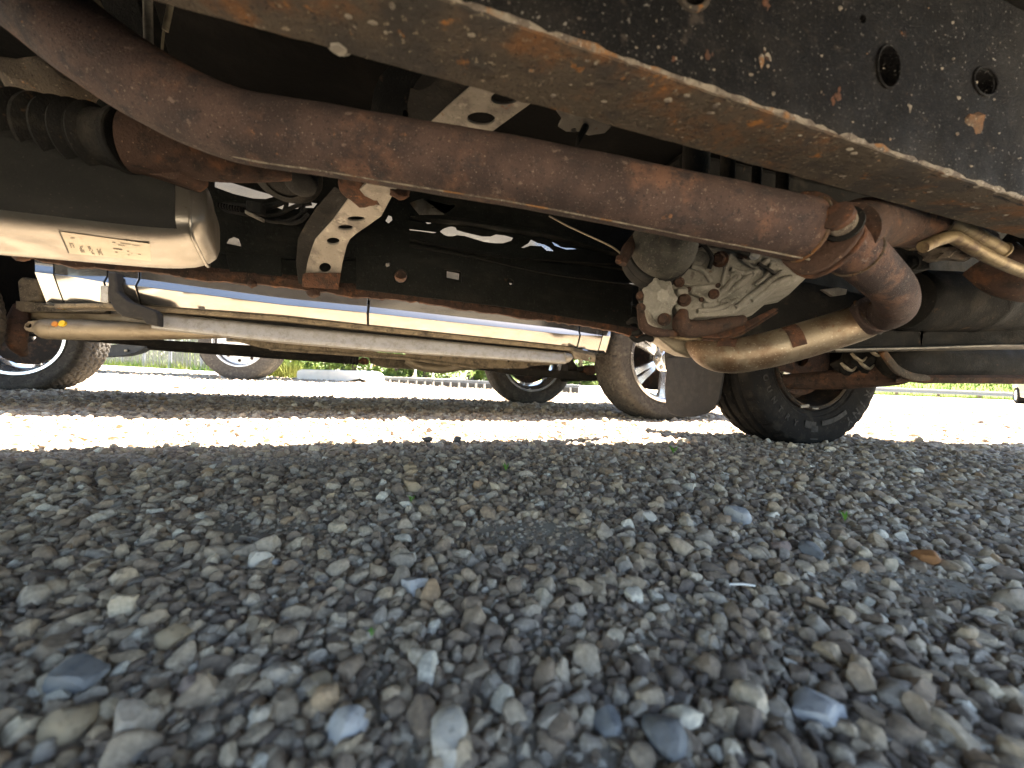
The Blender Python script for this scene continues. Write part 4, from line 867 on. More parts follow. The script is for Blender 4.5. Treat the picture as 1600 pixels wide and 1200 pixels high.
letters(twh, 'RINY', .318, R(62), -R(9.3), .050, yf, True)
letters(twh, 'COUNTRY', .300, -R(80), R(9.5), .034, yf, False)
for t0_, t1_, r0_, r1_ in ((-.23, -.02, .272, .30), (-.10, .02, .288, .345), (.10, .62, .268, .288)):
    bm = bmesh.new(); a_ = [Vector((r * math.sin(t), yf, -r * math.cos(t))) for r, t in [(r1_, t0_ + (t1_ - t0_) * k / 12) for k in range(13)] + [(r0_, t1_ - (t1_ - t0_) * k / 12) for k in range(13)]]
    prism(bm, a_, Vector((0, .003, 0))); obj('sidewall_mark', bm, 'letter_rubber', twh, local=True, smooth=False)
FU = 1.245
def flap(x, y): return PL(x, y, UD * FU, UD)
bm = plate([(1043, 560), (1136, 548), (1130, 585), (1124, 622), (1116, 638), (1104, 646), (1085, 651), (1062, 651), (1047, 646), (1040, 634), (1039, 600)], [], flap, UD * .008)
obj('mud_flap', bm, 'flap_rubber', truck, bevel=.003)

# ------------------------------------------------------------------ the silver pickup alongside
SV = 2.085                                              # plane of its door skins
silver = thing('silver_pickup', 'silver crew cab pickup with side step bar, parked alongside and seen beneath the rusty truck', 'truck', W(-.2, 2.9, 0))
STR = [(-60, 412), (100, 430.5), (220, 443), (440, 472), (576, 485), (909, 522), (960, 526)]
BOT = [(40, 469), (85, 476), (200, 474), (219, 478), (440, 495), (573, 509.5), (902, 544), (935, 551), (956, 553)]
def door_skin(name, x0, x1, cut_l=0, cut_r=0, top=1.32):
    n = max(4, int(abs(x1 - x0) / 24)); cols = []
    for i in range(n + 1):
        x = x0 + (x1 - x0) * i / n
        zs = V(x, lerp_list(STR, x), SV).z; zb = V(x, lerp_list(BOT, x), SV).z; u = uv_of(V(x, lerp_list(STR, x), SV))[0]
        k = min(1, max(0, (x - 96) / 95)) * min(1, max(0, (946 - x) / 70)); k = k * k * (3 - 2 * k); hw = .0165 * k + .001
        zl = zb + .008; ze = zs - hw; de = -.024 * k - .005; dl = de + .52 * (ze - zl)
        prof = [(zb - .012, .055), (zb, .022), (zl, dl), ((zl + ze) / 2, (dl + de) / 2 - .0006), (ze, de), (zs - hw * .92, -.0245 * k - .005), (zs + hw * .92, -.0055 * k - .003), (zs + hw, -.004 * k - .003), (zs + .05, -.006), (zs + .16, 0), (zs + .40, .006), (top - .25, .02), (top, .06)]
        cols.append([W(u, SV + dv, z) for z, dv in prof] + [W(u, SV + dv + .05, z) for z, dv in prof[::-1]])
    bm = bmesh.new(); loft(bm, cols); return obj(name, bm, 'silver_paint', silver, bevel=.003, ang=24)
door_skin('fender_flare', 56, 84); door_skin('fender_panel', 86.5, 168); door_skin('front_door', 171, 217.5); door_skin('front_door', 220.5, 574); door_skin('rear_door', 577.5, 903); door_skin('bed_panel', 905.5, 940); door_skin('bed_flare', 941.5, 953)
bm = bmesh.new()
for (u0, u1, v0, v1, z0, z1) in ((-2.9, 2.7, SV + .12, 3.72, .92, 1.28), (-1.35, 1.1, SV + .35, 3.4, 1.28, 1.85)): boxw(bm, u0, u1, v0, v1, z0, z1)
obj('body_shell', bm, 'silver_paint', silver, bevel=.06, seg=3)
bm = bmesh.new()
boxw(bm, -1.3, .95, SV + .10, 3.6, .58, .60); boxw(bm, -2.9, 2.7, SV + .12, 3.7, .88, .90); boxw(bm, -2.9, -1.2, 2.52, 2.56, .36, .88); boxw(bm, 1.0, 2.5, 2.52, 2.56, .5, .88)
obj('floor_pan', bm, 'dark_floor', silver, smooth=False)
bm = bmesh.new(); boxw(bm, -1.3, 1.0, 3.58, 3.66, .42, .9); obj('far_sill', bm, 'silver_dirty', silver, bevel=.01)
# dirty black sill under the doors
def strip(name, top, bot, v0, v1, m, bevel=.004, par=silver, nx=24):
    xs = np.linspace(max(top[0][0], bot[0][0]), min(top[-1][0], bot[-1][0]), nx); rings = []
    for x in xs:
        a = V(x, line_y(top, x), v0); b = V(x, line_y(bot, x), v0); rings.append([a, b, b + ND * (v1 - v0), a + ND * (v1 - v0)])
    bm = bmesh.new(); loft(bm, rings); return obj(name, bm, m, par, bevel=bevel)
strip('rocker_sill', [(84, 474), (170, 473), (210, 476), (440, 494), (573, 508), (902, 543), (930, 552)], [(84, 480), (170, 480), (215, 484), (440, 501), (573, 515.5), (902, 549), (930, 557)], SV + .012, SV + .12, 'dust_frame')
strip('sill_trim', [(215, 483), (440, 500), (573, 515), (902, 548)], [(215, 496), (440, 518), (573, 533), (902, 562)], SV + .095, SV + .14, 'plastic_black')
# side step
def bar(name, top, bot, v, dep, m, x0, x1, n=40):
    rings = []
    for x in np.linspace(x0, x1, n):
        a = V(x, line_y(top, x), v); b = V(x, line_y(bot, x), v); h = (a - b).length / 2; c = (a + b) / 2; r_ = []
        for k in range(32):
            t = 2 * math.pi * k / 32; q = (abs(math.cos(t)) ** 6 + abs(math.sin(t)) ** 6) ** (-1 / 6); z_ = h * q * math.sin(t); r_.append(c + ND * (dep * q * math.cos(t) + (z_ + h) * .45) + ZD * z_)
        rings.append(r_)
    bm = bmesh.new(); loft(bm, rings); return obj(name, bm, m, silver, bevel=0)
stp = bar('side_step', [(245, 488), (440, 508.5), (600, 523), (891, 551)], [(245, 515), (440, 536), (600, 550), (880, 569)], SV + .045, .045, 'silver_dirty', 245, 880)
bm = bmesh.new(); pts = [(880, 550, 569), (889, 551.5, 566), (893, 554, 562)]; rings = []
for x, ya, yb in pts:
    a = V(x, ya, SV + .045); b = V(x, yb, SV + .045); c = (a + b) / 2; h = (a - b).length / 2; rings.append([c + ND * .044 * math.cos(t) * (h / .034 if h < .034 else 1) + ZD * h * math.sin(t) for t in (2 * math.pi * k / 20 for k in range(20))])
loft(bm, rings); obj('step_end', bm, 'silver_dirty', silver)
bm = plate([(895, 548), (931, 556), (930, 566), (898, 560)], [ell(922, 560, 2, 2, 10)], lambda x, y: V(x, y, SV - .02), ND * .02); obj('step_bracket', bm, 'dust_frame', silver, bevel=.002)
bm = plate([(168, 424), (181, 425), (183, 455), (200, 470), (240, 484), (246, 490), (246, 510), (228, 506), (222, 498), (205, 497), (190, 494), (178, 484), (170, 470)], [], lambda x, y: V(x, y, SV - .06), ND * .05); obj('step_bracket', bm, 'plastic_black', silver, bevel=.006, label='curved black bracket at the end of the side step')
bm = plate([(157, 446), (169, 446), (169, 474), (156, 472)], [], lambda x, y: V(x, y, SV - .045), ND * .01); obj('trim_clip', bm, 'silver_dirty', silver, bevel=.003)
# ladder frame, tank, strut and driveline under it
bm = plate([(338, 500), (880, 555), (876, 568), (860, 570), (831, 572), (820, 576), (745, 575), (640, 561), (520, 552), (440, 548), (405, 543), (375, 535), (352, 526)], [ell(653, 549, 8, 1.8, 12), ell(746, 557.5, 3.4, 1.8, 10), ell(772, 560, 2.4, 1.8, 10), ell(795, 564, 1.6, 2.2, 10), [(588, 545), (633, 549), (634, 554), (588, 550)]], lambda x, y: V(x, y, 2.42), ND * .06)
obj('frame_rail', bm, 'dust_frame', silver, bevel=.003, label='dust caked frame rail of the silver pickup')
strip('rail_lip', [(420, 544), (520, 550), (640, 559), (745, 573)], [(420, 547), (520, 554), (640, 563), (745, 577)], 2.405, 2.47, 'dust_frame', .002)
bm = plate([(28, 468), (150, 470), (245, 482), (345, 500), (345, 512), (150, 505), (60, 499), (30, 497), (25, 480)], [], lambda x, y: V(x, y, 2.50), Vector((0, .5, 0))); obj('fuel_tank', bm, 'tan_metal', silver, bevel=.02, seg=3)
bm = plate([(24, 470), (165, 482), (165, 489), (24, 487)], [], lambda x, y: V(x, y, 2.45), ND * .04); obj('tank_strap', bm, 'dust_frame', silver, bevel=.004)
bm = bmesh.new(); a, b = V(64, 514, 2.36), V(360, 521, 2.40); d = b - a; k_ = .0155 / .05
prof = [(.030, -.012), (.043, .004), (.047, .02), (.0465, .05), (.048, .052), (.048, d.length * .28), (.0455, d.length * .3), (.037, d.length * .7), (.024, d.length)]
lathe(bm, a, d, prof, 30); tub = obj('torsion_tube', bm, 'tan_metal', silver)
bm = plate([(37, 512), (39, 506), (44, 502), (52, 501), (66, 500), (66, 526), (56, 520), (46, 518), (40, 516)], [ell(44, 508.5, 5, 4, 14)], lambda x, y: V(x, y, 2.345), ND * .02); obj('tube_eye', bm, 'tan_metal', tub, local=True, bevel=.002)
for x, y, m_, r in ((96, 505, 'yellow_sticker', .0145), (85, 506, 'orange_sticker', .0125)):
    p = V(x, y, 2.318); bm = bmesh.new(); lathe(bm, p, Vector((0, -1, .35)), [(r, -.03), (r, .001), (r * .2, .0012)], 20); obj('round_sticker', bm, m_, tub, local=True)
strip('crossmember', [(-100, 505), (110, 527), (250, 531), (420, 541), (480, 547)], [(-100, 512), (110, 531), (250, 543), (420, 551), (480, 555)], 2.95, 3.05, 'dark_metal')
bm = bmesh.new(); a, b = V(405, 551, 3.0), V(541, 561, 3.0); d = b - a
lathe(bm, a, d, [(.034, -.6), (.034, d.length * .96), (.036, d.length * .965), (.036, d.length)], 24); ds = obj('drive_shaft', bm, 'dark_metal', silver)
a, b = V(541, 561, 3.0), V(560, 563, 3.0); d = b - a; prof = []
for k in range(9): prof.append((.030 + .007 * (k % 2), d.length * k / 8))
bm = bmesh.new(); lathe(bm, a, d, prof, 20); obj('shaft_boot', bm, 'plastic_black', ds, local=True)
bm = bmesh.new(); blob(bm, V(568, 564.5, 3.0), .032, 2, .4, 1.2, .8, .8, 3); obj('shaft_joint', bm, 'rust_orange', ds, local=True)
bm = plate([(575, 556), (640, 561), (720, 572), (760, 578), (700, 580), (655, 577), (600, 574), (578, 568)], [], lambda x, y: V(x, y, 3.05), ND * .3); obj('transfer_case', bm, 'dust_frame', silver, bevel=.02)
bm = bmesh.new(); tube(bm, [V(635, 562, 2.9), V(655, 572, 2.9), V(690, 576, 2.9), V(735, 571, 2.9), V(770, 573, 2.9)], [.03, .03, .034, .03, .03], 16, 5); obj('exhaust_pipe', bm, 'tan_metal', silver)
for k in range(9):
    bm = bmesh.new(); c = V(708 + k * 4, 568.5 + k * .5, 2.88); lathe(bm, c, Vector((.4, .1, -.1)), [(.016, -.004), (.022, 0), (.016, .004)], 14); obj('boot_ring', bm, 'plastic_black', silver)
bm = plate([(740, 576), (775, 573), (832, 572), (860, 566), (893, 558), (901, 572), (905, 582), (925, 584), (938, 588), (938, 592), (885, 592), (810, 586)], [ell(906, 577, 6, 4, 12)], lambda x, y: V(x, y, 2.52), ND * .14); obj('lower_arm', bm, 'dark_metal', silver, bevel=.01)
bm = bmesh.new(); lathe(bm, V(927, 578, 2.45), ND, [(.012, -.01), (.03, -.005), (.034, .04), (.034, .16)], 18); obj('arm_bush', bm, 'rust_dark', silver)
bm = bmesh.new(); lathe(bm, V(940, 592, 2.50), V(885, 594, 3.2) - V(940, 592, 2.50), [(.014, -.05), (.014, .9)], 12); obj('tie_rod', bm, 'dark_metal', silver)
# wheel well clutter at the left
bm = bmesh.new()
for k in range(7):
    x = 5 + k * 9; tube(bm, [V(x, 402 + k * 4, 2.6), V(x + 5 * math.sin(k * 3), 440 + k * 2, 2.55), V(x - 4 + 3 * k % 7, 500, 2.6)], .012 + .004 * (k % 3), 10, 4)
tag(obj('suspension_links', bm, 'dark_metal', silver), kind='stuff')
bm = plate([(26, 440), (34, 432), (60, 436), (66, 470), (30, 476)], [], lambda x, y: V(x, y, 2.46), ND * .05); obj('inner_fender', bm, 'dust_frame', silver, bevel=.01)
bm = bmesh.new(); tube(bm, [V(34, 480, 2.5), V(28, 505, 2.45), V(26, 535, 2.42), V(36, 552, 2.5)], [.03, .04, .035, .02], 14, 5); obj('steering_knuckle', bm, 'rust_dark', silver)

def alloy_wheel(x, y, v, Rt, w, key, face_near=True, rz=AY, du=0):
    u, _ = uv_of(V(x, y, v)); wo = wheel_empty(silver, W(u + du, v + w / 2, Rt - .012), rz=rz if face_near else rz + math.pi)
    add_tyre(wo, Rt, w, .262, tread_chunky, 'rubber_dusty', 'silver'); alloy_rim(wo, .262, w, 'silver'); return wo
alloy_wheel(1048, 570, 2.087, .400, .275, 's')
alloy_wheel(-30, 540, 2.087, .400, .275, 's', du=-.50)
alloy_wheel(833, 570, 3.30, .400, .275, 's', False)
alloy_wheel(20, 540, 3.50, .400, .275, 's', False)

# ------------------------------------------------------------------ beyond the pickups
# flatbed with a white steel wheel
flat = thing('flatbed_truck', 'large truck showing one white steel wheel in front of the chain link fence', 'truck', (-3.6, 5.4, .06))
wc = D(382, 536, 5.2); RW = .505
wf = wheel_empty(flat, Vector((wc.x, 5.2, RW + .05)), rz=R(6))
o = obj('tyre', tyre_bm(RW, .26, .30, lambda th, s, j: .010 if abs(abs(s) - .35) < .06 else 0, seg=120), 'rubber_dusty', wf, local=True)
bm = bmesh.new(); rev(bm, [(.31, -.125), (.325, -.128), (.325, -.118), (.305, -.11), (.30, -.07), (.285, -.055), (.20, -.05), (.18, -.058), (.10, -.058), (.095, -.03), (.30, -.02), (.31, .12), (.325, .125), (.318, .13), (.295, .1), (.295, -.02)], 60)
obj('rim', bm, 'white_steel', wf, local=True)
for k in range(10):
    t = 2 * math.pi * k / 10 + .1; bm = bmesh.new(); lathe(bm, Vector((.245 * math.sin(t), -.0555, .245 * math.cos(t))), (0, -1, 0), [(.021, 0), (.021, .002)], 12); obj('hand_hole', bm, 'hub_dark', wf, local=True)
    t += .3; bm = bmesh.new(); lathe(bm, Vector((.145 * math.sin(t), -.057, .145 * math.cos(t))), (0, -1, 0), [(.022, 0), (.022, .02), (.016, .028)], 10); obj('lug_nut', bm, 'white_steel', wf, local=True)
bm = bmesh.new(); rev(bm, [(.001, -.16), (.07, -.15), (.09, -.12), (.095, -.02), (.001, -.02)], 30); obj('hub', bm, 'white_steel', wf, local=True)
bm = bmesh.new(); boxx(bm, -7.5, -2.3, 5.9, 6.05, .86, 1.08); boxx(bm, -7.5, -2.3, 6.9, 7.05, .86, 1.08); obj('chassis_rail', bm, 'post_dark', flat, bevel=.02)
bm = bmesh.new(); boxx(bm, -7.5, -2.2, 5.6, 7.3, 1.1, 1.2); obj('deck', bm, 'post_dark', flat, bevel=.02)
bm = bmesh.new(); lathe(bm, Vector((wc.x, 5.3, RW + .05)), (0.1, 1, 0), [(.07, 0), (.07, 2.0)], 16); obj('axle', bm, 'post_dark', flat)
bm = bmesh.new(); prism(bm, [D(313, 538, 5.25), D(320, 536, 5.25), D(322, 556, 5.25), D(330, 575, 5.25), D(322, 570, 5.25), D(312, 556, 5.25)], Vector((0, .3, 0))); obj('mud_flap', bm, 'plastic_black', flat)

# dark steel drawbar frame
tow = thing('trailer_frame', 'dark steel trailer drawbar with bolted end plate, hanging in front of the fence', 'trailer', D(160, 575, 6.2) * 1.0)
tow.location.z = .06; WL[tow.name] = tow.location.copy()
bm = plate([(106, 545), (130, 548), (165, 540), (190, 537), (222, 540), (226, 543), (212, 551), (192, 556), (178, 557), (150, 558), (108, 557)], [ell(200, 548, 2, 1.8, 10)], lambda x, y: D(x, y, 6.2), Vector((0, .16, 0))); obj('end_plate', bm, 'post_dark', tow, bevel=.01)
bm = bmesh.new(); tube(bm, [D(100, 552, 6.1), D(140, 541, 6.12), D(190, 528, 6.15)], .035, 10, 3); obj('drawbar', bm, 'post_dark', tow)
bm = bmesh.new(); prism(bm, [D(60, 538, 6.3), D(110, 532, 6.3), D(230, 532, 6.3), D(230, 525, 6.3), D(60, 525, 6.3)], Vector((0, .3, 0))); obj('frame_beam', bm, 'post_dark', tow)
bm = bmesh.new(); lathe(bm, D(198, 548, 6.18), (0, -1, 0), [(.022, 0), (.022, .02), (.012, .03)], 10); obj('bolt', bm, 'tan_metal', tow)
bm = bmesh.new(); lathe(bm, D(60, 556, 6.6), (1, .3, 0), [(.03, 0), (.03, .3)], 10); obj('coupling', bm, 'post_dark', tow)

# chain link fence with pale privacy slats
fA, fB = Vector((-19.0, 17.5, .05)), Vector((-5.6, 9.0, .05)); fd = (fB - fA); fL = fd.length; fd.normalize(); fnrm = Vector((-fd.y, fd.x, 0))
fence = thing('chain_link_fence', 'grey chain link fence threaded with pale upright slats behind the white truck wheel', 'fence', (fA + fB) / 2)
for k in range(7):
    p = fA + fd * (fL * (k + .5) / 7); bm = bmesh.new(); lathe(bm, p - ZD * .1, ZD, [(.04, 0), (.04, 2.0), (.02, 2.04)], 12); obj('post', bm, 'galvanised', fence)
bm = bmesh.new(); lathe(bm, fA + ZD * 1.85, fd, [(.025, 0), (.025, fL)], 10); obj('top_rail', bm, 'galvanised', fence)
bm = bmesh.new()
ns = int(fL / .105)
for k in range(ns):
    p = fA + fd * (fL * (k + .5) / ns) + fnrm * random.uniform(-.012, .012); w_ = .030 * random.uniform(.8, 1.1); tl = fd * random.uniform(-.02, .02)
    z0 = random.uniform(.06, .1)
    a = [bm.verts.new(p - fd * w_ + ZD * z0), bm.verts.new(p + fd * w_ + ZD * z0), bm.verts.new(p + fd * w_ + tl + ZD * 1.8), bm.verts.new(p - fd * w_ + tl + ZD * 1.8)]; b = [bm.verts.new(v.co + fnrm * .006) for v in a]
    bm.faces.new(a); bm.faces.new(b[::-1])
    for i in range(4): bm.faces.new((a[i], b[i], b[(i + 1) % 4], a[(i + 1) % 4]))
tag(obj('fence_slats', bm, 'fence_slat', fence, smooth=False), kind='stuff')
bm = bmesh.new(); s_ = .085; nd = int(fL / s_)
for sg in (1, -1):
    for k in range(-21, nd + 21):
        a = Vector((k * s_, 0)); t0_, t1_ = 0.04, 1.8
        x0_, x1_ = k * s_ + (0 if sg > 0 else 0), k * s_ + sg * (t1_ - t0_) * .9
        lo, hi = 0.0, 1.0
        for xa, xb in ((x0_, x1_),):
            if max(xa, xb) < 0 or min(xa, xb) > fL: lo = 2
        if lo > 1: continue
        def pt(t): return fA + fd * min(fL, max(0, x0_ + (x1_ - x0_) * t)) + ZD * (t0_ + (t1_ - t0_) * t) - fnrm * .015
        q0, q1 = pt(0), pt(1); w_ = fd * .004
        vs = [bm.verts.new(q0 - w_), bm.verts.new(q0 + w_), bm.verts.new(q1 + w_), bm.verts.new(q1 - w_)]; bm.faces.new(vs)
tag(obj('wire_mesh', bm, 'fence_wire', fence, smooth=False, recalc=False), kind='stuff')
bm = bmesh.new(); box(bm, (fA + fB) / 2 - fnrm * .35 - ZD * .02, fd * fL / 2, fnrm * .3, ZD * .05); tag(obj('fence_kerb', bm, 'concrete', bevel=.02), 'long pale concrete kerb at the foot of the chain link fence', 'kerb')

# concrete block
bm = plate([(462, 598), (463, 579), (470, 577), (556, 579), (566, 581), (573, 585), (575, 600), (575, 604), (462, 603)], [], lambda x, y: D(x, y, 6.6), Vector((.1, .6, 0)))
tag(rebase(obj('concrete_block', bm, 'concrete', bevel=.03, seg=3)), 'long pale concrete block with a rounded end on the sunlit gravel', 'barrier')

# low rail on dark blocks
rA, rB = D(580, 604, 7.6), D(775, 612, 7.25); rA.z = rB.z = 0
bar_ = thing('parking_rail', 'low pale rail carried on a row of dark square blocks across the yard', 'railing', (rA + rB) / 2)
e_ = D(905, 612, 7.0); e_.z = 0
rd = (e_ - rA); n_b = 24
bm = bmesh.new(); box(bm, (rA + e_) / 2 + ZD * .125, rd / 2, Vector((-rd.y, rd.x, 0)).normalized() * .02, ZD * .026); obj('rail', bm, 'galvanised', bar_, bevel=.004)
bk = None
for k in range(n_b):
    p = rA + rd * ((k + .5) / n_b) ** .93
    if bk is None:
        bm = bmesh.new(); box(bm, (0, 0, .05), Vector((.055, 0, 0)), Vector((0, .06, 0)), Vector((0, 0, .055))); bk = obj('block', bm, 'post_dark', bar_, local=True, bevel=.006); o = bk
    else: o = bk.copy(); COL.objects.link(o); o.parent = bar_
    o.location = p - WL[bar_.name] + Vector((0, -.01, 0))
bm = bmesh.new(); box(bm, (rA + e_) / 2 + Vector((0, .12, .05)), rd / 2, Vector((-rd.y, rd.x, 0)).normalized() * .01, ZD * .05); obj('back_board', bm, 'concrete', bar_)
for x, lb in ((648, 'thin white pole left of the pair behind the dark blocked rail'), (676, 'thin white pole right of the pair behind the dark blocked rail')):
    p = D(x, 604, 7.9); p.z = 0; po = thing('marker_pole', lb, 'pole', p, 'thin poles behind the low rail')
    bm = bmesh.new(); lathe(bm, p, ZD, [(.017, 0), (.017, 2.2), (.008, 2.22)], 12); obj('shaft', bm, 'sign_white', po)
    bm = bmesh.new(); lathe(bm, p, ZD, [(.05, 0), (.05, .02), (.02, .03)], 14); obj('base', bm, 'galvanised', po)
# far signboard and shed
p = D(591, 590, 24); p.z = 0; sg = thing('signboard', 'white signboard with a red upper band far off among the trees', 'sign', p)
bm = bmesh.new(); box(bm, D(591, 580.5, 24), Vector((.42, 0, 0)), Vector((0, .04, 0)), ZD * .13); obj('board', bm, 'sign_white', sg)
bm = bmesh.new(); box(bm, D(591, 573.5, 24), Vector((.36, 0, 0)), Vector((0, .04, 0)), ZD * .10); obj('red_band', bm, 'sign_red', sg)
for dx in (-.3, .3):
    bm = bmesh.new(); lathe(bm, p + Vector((dx, .06, 0)), ZD, [(.03, 0), (.03, 1.0)], 8); obj('leg', bm, 'post_dark', sg)
p = D(590, 592, 21); p.z = 0; car2 = thing('low_trailer', 'low white and dark trailer far beyond the concrete block', 'trailer', p)
bm = bmesh.new(); boxx(bm, p.x - .8, p.x + .8, 21, 21.6, .12, .26); obj('bed', bm, 'sign_white', car2)
bm = bmesh.new(); boxx(bm, p.x - .8, p.x + .5, 20.97, 21.5, .30, .36); obj('side_rail', bm, 'post_dark', car2)
for dx in (-.4, .4):
    bm = bmesh.new(); lathe(bm, Vector((p.x + dx, 20.9, .13)), (0, 1, 0), [(.13, 0), (.13, .2)], 14); obj('wheel', bm, 'rubber', car2)

# guard rail and grassy bank on the right
gA, gB = Vector((14, 33.5, 0)), Vector((70, 37.5, 0)); gd = gB - gA
gr = thing('guard_rail', 'grey steel guard rail along the grassy bank on the far side of the yard', 'guard rail', (gA + gB) / 2)
rings = []
for t in (0, 1):
    p = gA + gd * t; nn = Vector((gd.y, -gd.x, 0)).normalized(); rings.append([p + nn * y_ + ZD * z_ for y_, z_ in ((0, .28), (.05, .33), (.05, .40), (0, .45), (0, .50), (.05, .55), (.05, .64), (0, .70), (-.02, .70), (-.02, .28))])
bm = bmesh.new(); loft(bm, rings); obj('rail', bm, 'galvanised', gr, ang=20)
pk = None
for k in range(15):
    if pk is None:
        bm = bmesh.new(); box(bm, (0, 0, .3), Vector((.09, 0, 0)), Vector((0, .09, 0)), ZD * .32); pk = obj('post', bm, 'post_wood', gr, local=True); o = pk
    else: o = pk.copy(); COL.objects.link(o); o.parent = gr
    o.location = gA + gd * (k / 14) + Vector((0, .13, 0)) - WL[gr.name]
def bank(name, x0, x1, y0, y1, h, label):
    bm = bmesh.new(); nx, ny = 40, 10; g = [[bm.verts.new((x0 + (x1 - x0) * i / nx, y0 + (y1 - y0) * j / ny, -.1 + h * (1 - (1 - j / ny) ** 2) + (.12 * mnoise.noise(Vector((i * .5, j * .4, x0))) if j else 0))) for i in range(nx + 1)] for j in range(ny + 1)]
    for j in range(ny):
        for i in range(nx): bm.faces.new((g[j][i], g[j][i + 1], g[j + 1][i + 1], g[j + 1][i]))
    return tag(obj(name, bm, 'grass_blade', recalc=False), label, kind='structure')
bank('grass_bank', 8, 90, 38, 52, 2.2, 'grassy bank behind the guard rail')
bank('grass_verge', -60, 60, 34.2, 70, .25, 'grass verge along the far edge of the yard')
def blades(name, n, fpos, hmin, hmax, w_, m, label):
    bm = bmesh.new()
    for k in range(n):
        p = fpos(); h = random.uniform(hmin, hmax); t = random.random() * 6.28; d = Vector((math.cos(t), math.sin(t), 0)); l = Vector((random.gauss(0, .3), random.gauss(0, .3), 0)) * h
        bm.faces.new((bm.verts.new(p - d * w_), bm.verts.new(p + d * w_), bm.verts.new(p + l + ZD * h)))
    return tag(obj(name, bm, m, smooth=False, recalc=False), label, kind='stuff')
def on_bank():
    x = random.uniform(9, 80); t = random.random(); return Vector((x, 38 + 14 * t, -.1 + 2.2 * (1 - (1 - t) ** 2)))
blades('bank_grass', 16000, on_bank, .15, .55, .03, 'grass_blade', 'long bright grass on the far bank')
blades('verge_grass', 9000, lambda: Vector((random.uniform(12, 75), random.uniform(34, 37.5), 0)), .05, .22, .03, 'grass_blade', 'dry yellow green grass under the guard rail')
blades('fence_weeds', 2600, lambda: fA + fd * random.uniform(0, fL) - fnrm * random.uniform(-.5, .2), .06, .35, .012, 'grass_blade', 'weeds along the foot of the chain link fence')
blades('block_weeds', 2600, lambda: (lambda q_: Vector((q_.x + random.uniform(-.75, .5), 7.6 + random.uniform(-.4, .6), .0)))(D(430, 595, 7.6)), .06, .40, .014, 'grass_blade', 'yellow green weeds between the white wheel and the concrete block')

# bushes and small trees beyond the yard
def leafy(name, x, y, h, w_, label, cat, group, n=4200, ls=.10, crown0=.02, seed=1):
    rnd = random.Random(seed); root = thing(name, label, cat, (x, y, 0), group)
    bm = bmesh.new(); base = Vector((x, y, 0)); tube(bm, [base, base + Vector((.05, 0, h * .3)), base + Vector((-.06, .05, h * .62)), base + Vector((0, 0, h * .85))], [w_ * .055, w_ * .045, w_ * .03, w_ * .012], 10, 4)
    for k in range(6):
        t = rnd.random() * 6.28; z = h * rnd.uniform(.2, .6); tube(bm, [base + ZD * z, base + Vector((math.cos(t) * w_ * .22, math.sin(t) * w_ * .22, z + h * .12)), base + Vector((math.cos(t) * w_ * .4, math.sin(t) * w_ * .4, z + h * .2))], [w_ * .02, w_ * .014, w_ * .006], 6, 3)
    obj('trunk', bm, 'bark', root)
    bm = bmesh.new(); cl = [(Vector((rnd.gauss(0, .23) * w_, rnd.gauss(0, .23) * w_, h * rnd.uniform(crown0, .95))), rnd.uniform(.10, .24) * w_) for _ in range(26)]
    for k in range(n):
        c, r = rnd.choice(cl); d = Vector((rnd.gauss(0, 1), rnd.gauss(0, 1), rnd.gauss(0, 1))).normalized() * r * rnd.random() ** .35; p = base + c + d
        if p.z < .03: p.z = .03 + rnd.random() * .2
        a = Vector((rnd.gauss(0, 1), rnd.gauss(0, 1), rnd.gauss(.3, 1))).normalized(); b = a.orthogonal().normalized(); s = ls * rnd.uniform(.6, 1.3)
        bm.faces.new([bm.verts.new(p + q_) for q_ in (a * s, b * s * .5, -a * s, -b * s * .5)])
    obj('crown', bm, 'leaf', root, smooth=False, recalc=False)
LB = ['broad bush just right of the white truck wheel', 'bush behind the left half of the concrete block', 'bush behind the middle of the concrete block', 'bush behind the rounded end of the concrete block', 'bush right of the far signboard', 'bush directly behind the left thin pole', 'bush between the two thin poles', 'bush behind the right thin pole', 'bush left of the far silver rear tyre', 'bush seen past the far silver rear tyre', 'bush furthest along the row behind the silver wheels', 'bush at the end of the row near the silver front wheel']
for k, (x, Y) in enumerate(((435, 17), (468, 19), (512, 20), (552, 18.5), (618, 19), (640, 21), (664, 18.5), (695, 20), (735, 18.5), (770, 19.5), (905, 19), (935, 20.5))):
    p = D(x, 590, Y); leafy('leafy_bush', p.x, Y, random.uniform(2.6, 4.2), random.uniform(2.0, 2.8), LB[k], 'bush', 'green bushes along the far edge of the yard', seed=k + 3)
for k, (x, Y, lb) in enumerate(((120, 24, 'tree glimpsed through the left end of the chain link fence'), (200, 23, 'tree behind the middle of the chain link fence'), (300, 21, 'tree behind the fence close to the white truck wheel'))):
    p = D(x, 575, Y); leafy('small_tree', p.x, Y, random.uniform(5, 6.5), random.uniform(3.2, 4), lb, 'tree', 'trees behind the chain link fence', n=3200, ls=.14, seed=50 + k)
TL = ['tall tree at the left end of the far treeline', 'tall tree second from the left in the far treeline', 'tall tree third from the left in the far treeline', 'tall tree in the middle of the far treeline', 'tall tree just right of the middle of the far treeline', 'tall tree behind the grassy bank, nearer the middle', 'tall tree behind the grassy bank at the right end']
for k in range(7):
    t = -60 + k * 20; leafy('tall_tree', t + random.uniform(-3, 3), 62 + random.uniform(-4, 6), random.uniform(9, 12), random.uniform(8, 10), TL[k], 'tree', 'far treeline', n=2600, ls=.38, seed=80 + k)

